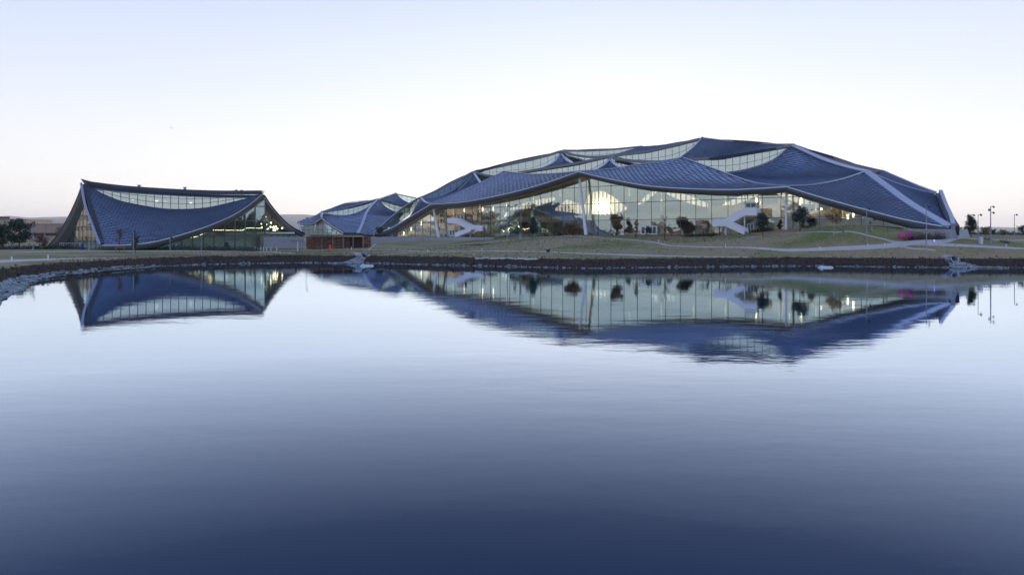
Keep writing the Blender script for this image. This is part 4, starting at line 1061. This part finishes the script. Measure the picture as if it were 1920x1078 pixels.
cir = [Vector((q.x + 1 + 7.9 * math.cos(a), q.y + 2.2 + 7 * math.sin(a), z0 + 3.62)) for a in [i * math.pi / 18 for i in range(36)]]
mb = MB(); mb.face(cir); mb.face([p + Vector((0, 0, .28)) for p in cir]); mb.strip(cir + cir[:1], [p + Vector((0, 0, .28)) for p in cir + cir[:1]]); mb.build('flat_roof', m_dark, sh)
for px in (604, 624, 643.5, 662, 681):
    p = P(px, 440, 184.5 if 610 < px < 670 else 186.5); mb = MB(); mb.tube([Vector((p.x, p.y, gz(p.x, p.y) - .1)), Vector((p.x, p.y, z0 + 3.7))], .1, 6); mb.build('post', m_pole, sh)

# ------------------------------------------------------------------ vegetation
def tree_mesh(seed, h, w, trunk, leafm, n_leaf, shape='oval', leaf=.28, bare=False):
    rr = random.Random(seed); tr = MB(); cr_ = MB()
    tr.tube([(0, 0, -.2), (rr.uniform(-.05, .05) * h * .2, 0, h * .3), (0, rr.uniform(-.03, .03) * h, h * .62), (0, 0, h * .93)], [trunk, trunk * .75, trunk * .45, trunk * .12], 7)
    tips = []
    nb = 16 if not bare else 30
    for k in range(nb):
        t = rr.uniform(.28, .9); a = rr.uniform(0, 6.28)
        if shape == 'cone': rad = w / 2 * (1.05 - t) * 1.35
        elif shape == 'column': rad = w / 2 * rr.uniform(.6, 1)
        else: rad = w / 2 * math.sin(math.pi * min(1, max(.12, (t - .12) / .95))) * 1.1
        rad *= rr.uniform(.65, 1.08); up = h * rr.uniform(.04, .16)
        s = Vector((0, 0, h * t * .9)); e = Vector((math.cos(a) * rad, math.sin(a) * rad, h * t + up * (1 if shape != 'cone' else .2)))
        mdp = s.lerp(e, .5) + Vector((0, 0, h * .02)); tr.tube([s, mdp, e], [trunk * .35, trunk * .2, trunk * .07], 5); tips.append((s, mdp, e))
        if bare:
            for z in range(3):
                b0 = s.lerp(e, rr.uniform(.4, .9)); e2 = b0 + Vector((rr.uniform(-1, 1), rr.uniform(-1, 1), rr.uniform(.2, 1.2))) * h * .09; tr.tube([b0, e2], [trunk * .12, trunk * .05], 4)
    tips.append((Vector((0, 0, h * .6)), Vector((0, 0, h * .8)), Vector((0, 0, h * .96))))
    for k in range(n_leaf):
        s, mdp, e = rr.choice(tips); t = rr.uniform(.25, 1.05); c = (s.lerp(e, t)) + Vector((rr.gauss(0, 1), rr.gauss(0, 1), rr.gauss(0, .8))) * w * .085
        sz = leaf * rr.uniform(.6, 1.3); d1 = Vector((rr.gauss(0, 1), rr.gauss(0, 1), rr.gauss(0, 1))).normalized(); d2 = d1.orthogonal().normalized()
        rn = min(1, max(0, rr.gauss(.5, .25)))
        cr_.face([c - d1 * sz, c + d2 * sz * .5, c + d1 * sz, c - d2 * sz * .5], 0, rn)
    return tr, cr_
def tree(px, D, h, w, label, leafm=m_leaf, n=900, shape='oval', seed=1, name='tree', cat='tree', group=None, trunk=None, leaf=.28, bare=False, xy=None):
    x, y = xy or ((px - 960) / F * D, D)
    tr, cr_ = tree_mesh(seed, h, w, trunk or max(.04, h * .018), leafm, n, shape, leaf, bare)
    e = empty(name, (x, y, gz(x, y)), label, cat, group)
    for mb, nm, mt in ((tr, 'trunk', m_bark), (cr_, 'crown', leafm)):
        if not mb.f: continue
        o = mb.build(nm, mt); o.parent = e
    return e
def hpx(n_px, D): return n_px / F * D
tree(1430, 143, hpx(44, 143), hpx(31, 143), 'dense dark green young tree right of the white stair, left of the slim column', m_leafd, 2600, 'cone', 3, leaf=.2)
tree(1500, 141, hpx(45, 141), hpx(31, 141), 'dark green young tree with open crown, right of the slim white column', m_leafd, 1900, 'oval', 4, leaf=.2)
tree(1462, 148, hpx(20, 148), hpx(9, 148), 'small dark shrub-like tree close behind the slim white column', m_leafd, 500, 'oval', 5, leaf=.18)
tree(1156, 165, hpx(40, 165), hpx(26, 165), 'rounded bronze leaved tree just right of the low sun', m_leafb, 3600, 'oval', 6, leaf=.24)
tree(1075, 160, hpx(28, 160), hpx(30, 160), 'wide bronze leaved bush left of the thick white column', m_leafb, 2600, 'oval', 7, leaf=.24)
tree(999, 176, hpx(40, 176), hpx(24, 176), 'dark green conical tree in front of the glass left of the mound top', m_leafd, 2100, 'cone', 8, leaf=.24)
tree(1193, 160, hpx(36, 160), hpx(12, 160), 'slender bronze sapling beside the white framed doors', m_leafb, 320, 'column', 9, leaf=.16)
tree(1217, 172, hpx(18, 172), hpx(14, 172), 'small dark bush in front of the white framed double door', m_leafd, 400, 'oval', 10, leaf=.2)
tree(1246, 158, hpx(48, 158), hpx(26, 158), 'tall leafless sapling with thin spreading branches in front of the glass', m_leafr, 20, 'oval', 11, leaf=.1, bare=True, trunk=.10)
tree(1318, 150, hpx(22, 150), hpx(22, 150), 'low leafless twiggy sapling left of the right-hand white stair', m_leafr, 60, 'oval', 12, leaf=.1, bare=True, trunk=.06)
tree(908, 186, hpx(34, 186), hpx(12, 186), 'thin bare sapling right of the left-hand white stair', m_leafr, 50, 'column', 13, leaf=.12, bare=True, trunk=.05)
tree(1821, 150, hpx(42, 150), hpx(28, 150), 'conical green tree standing alone right of the large building', m_leaf, 1700, 'cone', 14, leaf=.24)
tree(1798, 160, hpx(15, 160), hpx(16, 160), 'low pale bush between the lone conical tree and the building corner', m_leafr, 420, 'oval', 15, 'bush', 'bush', leaf=.2)
tree(1849, 165, hpx(17, 165), hpx(17, 165), 'bushy bronze shrub behind the tallest light pole at right', m_leafb, 500, 'oval', 16, 'bush', 'bush', leaf=.2)
tree(1880, 175, hpx(10, 175), hpx(14, 175), 'low yellowish shrub between the two rightmost light poles', m_leafb, 300, 'oval', 17, 'bush', 'bush', leaf=.2)
tree(1918, 172, hpx(20, 172), hpx(16, 172), 'dark shrub cut by the right edge of the picture', m_leafd, 500, 'oval', 18, 'bush', 'bush', leaf=.2)
tree(1863, 172, hpx(12, 172), hpx(10, 172), 'small dark bush immediately right of the tallest light pole', m_leafd, 300, 'oval', 19, 'bush', 'bush', leaf=.2)
tree(36, 165, hpx(54, 165), hpx(44, 165), 'broad dark oak at left edge in front of the beige building', m_leafd, 2600, 'oval', 20, leaf=.26)
tree(3, 160, hpx(44, 160), hpx(34, 160), 'dark dense tree cut by the left edge of the picture', m_leafd, 1900, 'oval', 21, leaf=.26)
tree(79, 172, hpx(26, 172), hpx(24, 172), 'small rusty leaved tree left of the leaning roof leg', m_leafr, 700, 'oval', 22, leaf=.18)
tree(112, 215, hpx(40, 215), hpx(16, 215), 'thin bare tree behind the leaning roof leg', m_leafr, 260, 'oval', 31, leaf=.16, bare=True, trunk=.08)
tree(224, 150, hpx(50, 150), hpx(17, 150), 'nearly leafless reddish sapling tied to timber stakes before the tiled roof', m_leafr, 330, 'column', 23, leaf=.12, bare=True, trunk=.05)
tree(254, 150, hpx(34, 150), hpx(13, 150), 'narrow green columnar sapling before the tiled roof', m_leaf, 620, 'column', 24, leaf=.16)
tree(425, 168, hpx(16, 168), hpx(12, 168), 'small dark conical bush before the pavilion glass', m_leafd, 500, 'cone', 25, 'bush', 'bush', leaf=.16)
tree(709, 225, hpx(28, 225), hpx(18, 225), 'dark evergreen before the tiled slope beside the large building left corner', m_leafd, 900, 'oval', 26, leaf=.26)
# hedge and shrubs as masses
def shrubs(name, pts, mt, n, h, w, seed, leaf=.2):
    rr = random.Random(seed); mb = MB()
    for k in range(n):
        a = rr.choice(pts); c = Vector((a.x + rr.gauss(0, w), a.y + rr.gauss(0, w), 0)); c.z = gz(c.x, c.y) + abs(rr.gauss(0, h * .5))
        sz = leaf * rr.uniform(.6, 1.3); d1 = Vector((rr.gauss(0, 1), rr.gauss(0, 1), rr.gauss(0, 1))).normalized(); d2 = d1.orthogonal().normalized()
        mb.face([c - d1 * sz, c + d2 * sz * .5, c + d1 * sz, c - d2 * sz * .5], 0, rr.random())
    tag(mb.build(name, mt), kind='stuff')
shrubs('ground_cover', [P(x, 450, 172) for x in range(-60, 150, 6)] + [P(x, 450, 167) for x in range(230, 480, 6)], m_leafd, 7000, 1.0, 1.0, 1)
shrubs('ground_cover', [P(x, 450, 184) for x in range(1790, 1960, 5)], m_leafd, 3500, .8, 1.2, 2)
shrubs('ground_cover', [M(x, 440, 152.5) for x in range(1285, 1345, 4)] + [M(x, 440, 153) for x in range(1410, 1450, 4)], m_leafd, 1500, .6, .5, 3)
shrubs('planting', [P(x, 445, 127.5) for x in (1712, 1718, 1728, 1735, 1742, 1757, 1760, 1768)], leafmat('sage_leaves', (.10, .09, .055)), 1600, 1.1, .35, 4, .12)
shrubs('planting', [P(1884, 450, 133), P(1887, 450, 133), P(1850, 450, 135)], m_leafd, 500, .5, .5, 6, .12)

# ------------------------------------------------------------------ poles, posts, small things
def light_pole(px, D, top_py, label, heads=1, r=.09):
    x, y = (px - 960) / F * D, D; z = gz(x, y); t = P(px, top_py, D).z; h = t - z
    e = empty('light_pole', (x, y, z), label, 'light pole', 'slim metal light poles'); mb = MB(); mb.tube([(0, 0, -.1), (0, 0, h)], [r, r * .7], 8); o = mb.build('pole', m_pole); o.parent = e
    for k in range(heads):
        mb = MB(); s = (-1) ** k; zz = h - .15 - k * hpx(5.5, D); mb.bar((0, 0, zz), (s * .35, -.1, zz + .1), .06, .06); mb.tube([(s * .35, -.1, zz + .2), (s * .48, -.25, zz - .12)], [.13, .17], 8); o = mb.build('lamp_head', m_dark); o.parent = e
    mb = MB(); mb.tube([(0, 0, 0), (0, 0, .35)], .17, 8); o = mb.build('pole_base', m_conc); o.parent = e
    return e
light_pole(1857.5, 128, 387, 'tallest light pole with three lamp heads, at the path right of the lone tree', 3, .11)
light_pole(1834, 128, 402, 'thin light pole rising beside the lone conical tree', 1, .06)
light_pole(1902, 150, 402, 'rightmost light pole against the pale sky', 1, .08)
light_pole(1737, 124.5, 387, 'light pole standing before the wide ridge band of the canopy at the building right corner', 1, .09)
light_pole(1625, 128, 391, 'light pole before the last glass bays, on the mound', 1, .09)
light_pole(62, 150, 416, 'light pole between the dark oak and the rusty tree at far left', 2, .09)
light_pole(166, 150, 420, 'light pole just left of the pavilion roof low corner', 1, .09)
light_pole(250, 143, 433, 'light pole before the tiled roof beside the green columnar sapling', 1, .09)
light_pole(319, 145, 445, 'light pole before the low eave of the pavilion', 1, .09)
light_pole(377.5, 145, 435, 'light pole before the pavilion glass left bays', 1, .09)
light_pole(951, 178, 385, 'added pole standing in for one mirrored in the glass, left of the dark conical tree', 1, .14)  # added pole in place of a reflection in the facade glass
light_pole(977, 178, 400, 'shorter light pole close left of the dark conical tree', 1, .10)
light_pole(574, 190, 408, 'thin mast left of the cedar shelter', 1, .07)
light_pole(1635, 131, 411, 'short dark pole with two spot heads by the last glass bays', 2, .06)
light_pole(1564, 131, 402, 'dark pole with spot heads on the mound, before the glass', 2, .06)
# white marker pegs along the paths
pegs = [((22, 490, 482), 'white marker peg on the near left path, farthest left'), ((90, 486, 478), 'white marker peg on the near left path, second from left'),
        ((558, 471, 453), 'white marker post at the grass edge left of the orange delineator'), ((659, 470, 463), 'pale stake between the orange delineator and the culvert'),
        ((802, 472, 468), 'white peg on the path below the terrace wall'), ((904, 471, 466), 'white peg on the path below the left-hand stair'), ((1027, 471, 465), 'white peg on the path below the mound'),
        ((1235, 455, 450), 'white peg on the mound path by the bare sapling'), ((1360, 463, 459), 'white peg on the path below the right-hand stair'), ((1537, 469, 463), 'white peg on the path above the dark bank'),
        ((1627, 465, 461), 'white peg where the path starts to widen'), ((1659, 463, 458), 'white peg on the widening path, nearest the fork'), ((1887, 464, 460), 'white peg on the right-hand path near the edge'),
        ((975, 447, 440), 'white peg on the green slope under the dark conical tree')]
for (px, py, pt_), lab in pegs:
    p = hit(px, py); h = max(.45, hpx(py - pt_, p.y)); mb = MB(); mb.box((0, 0, -.05), .13, .13, h + .05); mb.box((0, 0, h), .16, .16, .05)
    o = mb.build('marker_peg', m_white); o.location = p; tag(o, lab, 'post', 'white marker pegs along the paths')
ordn = ('leftmost', 'second from left', 'third from left', 'third from right', 'second from right', 'rightmost')
for k, px in enumerate((478, 489, 494, 500, 508, 519)):
    D = 172; x = (px - 960) / F * D; mb = MB(); mb.tube([(0, 0, -.05), (0, 0, .85), (0, 0, .95)], [.09, .09, .04], 8); o = mb.build('bollard', m_white); o.location = (x, D, gz(x, D))
    tag(o, 'short white bollard before the pavilion right base, ' + ordn[k] + ' of the six', 'bollard', 'white bollards before the pavilion')
# orange delineator
p = hit(619, 472.5); e = empty('delineator', p, 'tall orange plastic delineator on the grass before the cedar shelter', 'traffic marker')
mb = MB(); mb.tube([(0, 0, 0), (0, 0, .12)], [.45, .4], 10); mb.build('base', m_dark).parent = e
mb = MB(); mb.tube([(0, 0, .1), (0, 0, .8), (0, 0, 1.6), (0, 0, 1.75)], [.3, .26, .2, .08], 10); mb.build('body', m_orange).parent = e
# black valve box on the mound and pump
p = hit(1028, 473); mb = MB(); mb.tube([(0, 0, 0), (0, 0, .5), (0, 0, .62)], [.38, .36, .2], 10); o = mb.build('utility_cap', m_dark); o.location = p; tag(o, 'small round black utility cap on the path below the mound', 'utility cap')
# pink lounge chairs
def lounge(px, lab):
    D = 127.5; x = (px - 960) / F * D; e = empty('lounge_chair', (x, D, gz(x, D)), lab, 'chair', 'magenta lounge chairs'); e.rotation_euler.z = .2
    mb = MB(); mb.bar((0, -.75, .42), (0, .25, .30), 1.0, .09); mb.build('seat', m_pink).parent = e
    mb = MB(); mb.bar((0, .2, .28), (0, .65, 1.25), 1.0, .09, up=Vector((0, 1, 0))); mb.build('backrest', m_pink).parent = e
    for s in (-.56, .56):
        mb = MB(); mb.box((s, -.15, .55), .16, .95, .06); mb.build('armrest', m_pink).parent = e
        for yy in (-.5, .3): mb = MB(); mb.box((s, yy, -.05), .1, .1, .6); mb.build('leg', m_pink).parent = e
lounge(1693, 'magenta lounge chair on the grass before the concrete plinth, left one'); lounge(1707, 'magenta lounge chair on the grass before the concrete plinth, right one')
# grey bin on the right path
x, D = (1839 - 960) / F * 127, 127; mb = MB(); mb.tube([(0, 0, -.05), (0, 0, 1.25), (0, 0, 1.3)], [.36, .36, .28], 12); o = mb.build('litter_bin', m_gutter); o.location = (x, D, gz(x, D)); tag(o, 'pale grey cylindrical bin beside the thin light pole under the lone tree', 'bin')
# violet uplight
x, D = (1752 - 960) / F * 126.5, 126.5; mb = MB(); mb.tube([(0, 0, 0), (0, 0, .3)], .1, 8); o = mb.build('garden_light', m_purple); o.scale = (.6, .6, .8); o.location = (x, D, gz(x, D)); tag(o, 'small violet glowing garden light in the planting by the plinth', 'light')
# timber stakes round saplings, benches
def frame_stakes(px, D, w, h, lab):
    x = (px - 960) / F * D; e = empty('tree_stake_frame', (x, D, gz(x, D)), lab, 'stakes', 'timber stake frames round young trees')
    for s in (-1, 1): mb = MB(); mb.box((s * w / 2, 0, -.1), .12, .12, h + .1); mb.build('stake', m_woodlight).parent = e
    mb = MB(); mb.box((0, 0, h * .88), w, .08, .12); mb.build('crossbar', m_woodlight).parent = e
frame_stakes(225, 150, 1.9, 1.1, 'low timber stake frame round the reddish sapling before the tiled roof')
frame_stakes(1193, 159.5, 1.5, 1.8, 'timber stake frame round the slender bronze sapling beside the doors')
frame_stakes(1246, 157.5, 2.2, 1.6, 'timber stake frame round the tall leafless sapling')
frame_stakes(557 + 231, 212, 1.7, 1.3, 'timber frame standing against the grey retaining wall')
def bench(px, D, lab):
    x = (px - 960) / F * D; e = empty('bench', (x, D, gz(x, D)), lab, 'bench')
    mb = MB(); mb.box((0, 0, .42), 1.8, .5, .08); mb.build('seat', m_wood).parent = e
    mb = MB(); mb.box((0, .25, .55), 1.8, .06, .4); mb.build('backrest', m_wood).parent = e
    for s in (-.75, .75): mb = MB(); mb.box((s, 0, -.05), .1, .45, .47); mb.build('leg', m_wood).parent = e
# blue covered figure-like object under the tent opening
x, D = (154 - 960) / F * 160, 160; mb = MB(); mb.tube([(0, 0, -.1), (0, 0, .5), (.1, 0, 1.1), (.05, 0, 1.5)], [.42, .36, .28, .08], 9); o = mb.build('covered_grill', m_blue); o.location = (x, D, gz(x, D)); tag(o, 'dark blue cloth-covered object standing under the open roof corner at left', 'covered object')
# white picket rail under the tent opening
def rail(px0, px1, D, lab, h=1.8):
    x0, x1 = (px0 - 960) / F * D, (px1 - 960) / F * D; e = empty('picket_fence', ((x0 + x1) / 2, D, gz((x0 + x1) / 2, D)), lab, 'fence', 'pale picket fences'); w = x1 - x0
    n_ = int(w / .45)
    for i in range(n_ + 1): mb = MB(); mb.box((-w / 2 + w * i / n_, 0, 0), .12, .06, h); mb.build('picket', m_gutter).parent = e
    for z in (.3, h - .2): mb = MB(); mb.box((0, .05, z), w, .04, .08); mb.build('rail', m_gutter).parent = e
rail(112, 152, 178, 'pale picket fence seen through the open roof corner, left of the light pole'); rail(168, 181, 176, 'short pale picket fence right of the light pole by the roof low corner')
# floating platforms
def raft(px, py, lab):
    D = F * CAMH / (py - HZ); x = (px - 960) / F * D; e = empty('float_platform', (x, D, 0), lab, 'raft', 'small white floats on the pond')
    mb = MB()
    for s in (-.35, .35): mb.tube([(-1.15, s, .06), (-1.0, s, .08), (1.0, s, .08), (1.15, s, .06)], [.05, .13, .13, .05], 8)
    mb.build('pontoon', m_white).parent = e
    mb = MB(); mb.box((0, 0, .18), 1.7, .8, .06); mb.box((-.7, 0, .24), .3, .4, .18); mb.build('deck', m_gutter).parent = e
    mb = MB(); mb.tube([(-.3, 0, .2), (-.5, 0, .9)], .025, 5); mb.build('mast', m_pole).parent = e
raft(1548, 502, 'small white floating platform with a thin rod, near the right bank'); raft(688, 499, 'small white floating platform near the left culvert')
# culverts
def culvert(px, D, zc, s, ang, lab, x0, x1, xt, drop):
    """concrete pipe mouth with collar, and its stone apron running down to the water between x0 and x1"""
    p = P(px, HZ, D); p.z = zc; e = empty('culvert', p, lab, 'culvert')
    ax = Vector((math.sin(ang), -math.cos(ang), 0)); sd_ = Vector((ax.y, -ax.x, 0)); n_ = 20
    A_ = [2 * math.pi * k / n_ for k in range(n_ + 1)]
    def ring(r, d, mit=0): return [ax * (d - mit * math.sin(a) * s) + sd_ * math.cos(a) * r + Vector((0, 0, math.sin(a) * r * .9)) for a in A_]
    r0, r1 = .52 * s, .74 * s; mb = MB()
    fr_i, fr_o, bk_i, bk_o = ring(r0, .5 * s, .35), ring(r1, .5 * s, .35), ring(r0, -2.5 * s), ring(r1, -2.5 * s)
    mb.strip(fr_i, fr_o); mb.strip(fr_o, bk_o); mb.strip(fr_i, bk_i); mb.build('pipe', m_conc).parent = e
    mb = MB(); mb.face(ring(r0, -1.2 * s)[:-1]); mb.build('pipe_shade', m_black).parent = e  # black disc stands for the shade inside the pipe
    rr = random.Random(int(px)); rk = MB()
    for k in range(620):
        t = rr.random(); yy = D - .5 * s - t * drop; hw0, hw1 = -1.0 * s, 1.0 * s
        xa = p.x + hw0 * (1 - t) + (x0 / F * D) * t; xb = p.x + hw1 * (1 - t) + (x1 / F * D) * t
        x = rr.uniform(xa, xb); z = min(max(gz(x, yy), .0), zc - .5 * s) + rr.uniform(.02, .12)
        add_rock(rk, (x, yy, z), rr.uniform(.12, .27), rr)
    for k in range(70):
        a = rr.uniform(-.3, math.pi + .3); x = p.x + math.cos(a) * 1.05 * s; yy = D - .2 + rr.uniform(-.2, .5)
        add_rock(rk, (x, yy, max(gz(x, yy), zc - .4 * s + max(0, math.sin(a)) * .95 * s)), rr.uniform(.12, .22), rr)
    tag(rk.build('riprap_apron', m_rock_l), kind='stuff')
m_rock_l = mat('pale_riprap', (.27, .30, .33), .85, rndamp=.4, noise=.2, nscale=3, bump=.4)
culvert(1787, 119.3, 1.35, 1.0, 0, 'round concrete drain pipe mouth in pale riprap on the right bank', -32, 68, 0, 4.2)
culvert(680, 136.5, 1.35, .9, .9, 'mitred concrete drain pipe in pale riprap on the bank left of centre', -50, 6, 0, 4.6)
# stones and pale patches lying on the bank
for px, py, wh in ((395, 492, 'left one'), (413, 492, 'middle one'), (432, 492, 'right one')):
    p = hit(px, py); mb = MB(); mb.tube([(0, 0, 0), (0, -.6, 0)], .28, 10); 
    o = mb.build('drain_mouth', m_dark); o.location = p; tag(o, 'small dark drain mouth in the far bank before the pavilion, ' + wh + ' of three', 'drain', 'three drain mouths in the far bank')
# bird
p = P(322, 240, 80); mb = MB(); mb.face([p, p + Vector((.28, .1, .09)), p + Vector((.12, -.1, .0))]); mb.face([p, p + Vector((-.28, .1, .07)), p + Vector((-.1, -.1, 0))]); mb.tube([p + Vector((0, -.15, 0)), p, p + Vector((0, .15, 0))], [.02, .05, .02], 6)
tag(mb.build('bird', m_dark, weld=False), 'tiny dark bird in the empty sky above the left building', 'bird')

# ------------------------------------------------------------------ background buildings
def block(px0, px1, pyt, D, depth, mt, label, bands=(), zb=1.0, rz=0, wins=0, cornice=True, name='background_building'):
    a, b_ = P(px0, pyt, D), P(px1, pyt, D); c = (a + b_) / 2; w = (b_ - a).length; h = a.z - zb
    e = empty(name, (c.x, c.y + depth / 2, zb), label, 'building'); e.rotation_euler.z = rz
    mb = MB(); mb.box((0, 0, 0), w, depth, h); mb.build('wall', mt).parent = e
    if cornice: mb = MB(); mb.box((0, 0, h), w + .5, depth + .5, .45); mb.build('parapet', m_beige).parent = e
    for z, hh_ in bands:
        mb = MB(); mb.box((0, -depth / 2 - .02, z), w - 1, .3, hh_); mb.build('window_band', m_band).parent = e
    n_ = max(2, int(w / 6))
    for i in range(1, n_): mb = MB(); mb.box((-w / 2 + w * i / n_, -depth / 2 - .12, .2), .35, .3, h - .4); mb.build('pilaster', mt).parent = e
    return e
block(-60, 20, 412, 330, 30, m_beige, 'tall tan building cut by the left edge, behind the dark trees', ((6, 1.6), (11, 1.6)))
block(48, 122, 421, 300, 30, m_beige, 'low beige building with a dark window band, left of the leaning roof leg', ((3.6, 1.2),))
block(135, 186, 434, 300, 24, m_beige, 'low tan building seen under the open roof corner', ((2, 1.2),))
# buildings out of the frame to the left, mirrored in the facade glass
def garage(x, y, w, d, h, rz, lab, floors=4):
    e = empty('parking_garage', (x, y, 2.0), lab, 'building'); e.rotation_euler.z = rz
    fh = h / floors
    mb = MB(); mb.box((0, 0, 0), w * .96, d * .9, h * .98); mb.build('core', m_dark).parent = e
    for f in range(floors):
        mb = MB(); mb.box((0, 0, f * fh + fh * .42), w, d, fh * .58); mb.build('parapet', m_brick).parent = e
    for i in range(int(w / 12) + 1):
        mb = MB(); mb.box((-w / 2 + i * w / int(w / 12), -d / 2 + .2, 0), 1.6, 1.2, h); mb.build('pier', m_brick).parent = e
    mb = MB(); mb.box((-w * .3, 0, h), w * .12, d * .5, 3); mb.build('stair_tower', m_brick).parent = e
garage(-240, 250, 84, 36, 19, R(115.5), 'sunlit tan parking garage left of the view, seen mirrored in the facade')
garage(-262, 160, 34, 30, 14, R(120), 'small tan block left of the view, seen mirrored in the glass', 3)
garage(-290, 70, 60, 30, 7, R(125), 'low orange-lit block behind the camera to the left, seen mirrored', 2)
rg = random.Random(77)
for k in range(4):
    tree(0, 0, rg.uniform(6, 10), rg.uniform(6, 9), 'shade tree beyond the left edge of the view, mirrored in the glass', m_leaf, 500, 'oval', 100 + k, group='trees beyond the left edge', leaf=.6, xy=(-235 - rg.uniform(0, 30), 20 + k * 55))
prof2 = interp([(0, 90), (.2, 170), (.4, 130), (.6, 220), (.8, 120), (1, 90)])
mb = MB(); G = []
for j in range(7):
    G.append([(-3200 - j * 120, -1350 - i * 110, (prof2(i / 40) * math.sin(math.pi * j / 6) * (1 + .15 * math.sin(i * 1.3 + j)) if 0 < j < 6 else -10)) for i in range(41)])
mb.grid(G); tag(mb.build('hills', mat('dry_hills', (.20, .13, .08), .95, noise=.3, nscale=.01), smooth=True), kind='structure')

# ------------------------------------------------------------------ haze
hb = MB(); hb.box((0, 4600, -3), 19400, 16400, 300)
hm = bpy.data.materials.new('haze_air'); hm.use_nodes = True; n, l = hm.node_tree.nodes, hm.node_tree.links; n.clear()
o_ = n.new('ShaderNodeOutputMaterial'); v_ = n.new('ShaderNodeVolumePrincipled'); v_.inputs['Density'].default_value = .00011; v_.inputs['Color'].default_value = (.88, .94, 1, 1); v_.inputs['Anisotropy'].default_value = 0.3
l.new(v_.outputs[0], o_.inputs['Volume']); hz_ = hb.build('haze', hm); tag(hz_, kind='stuff')
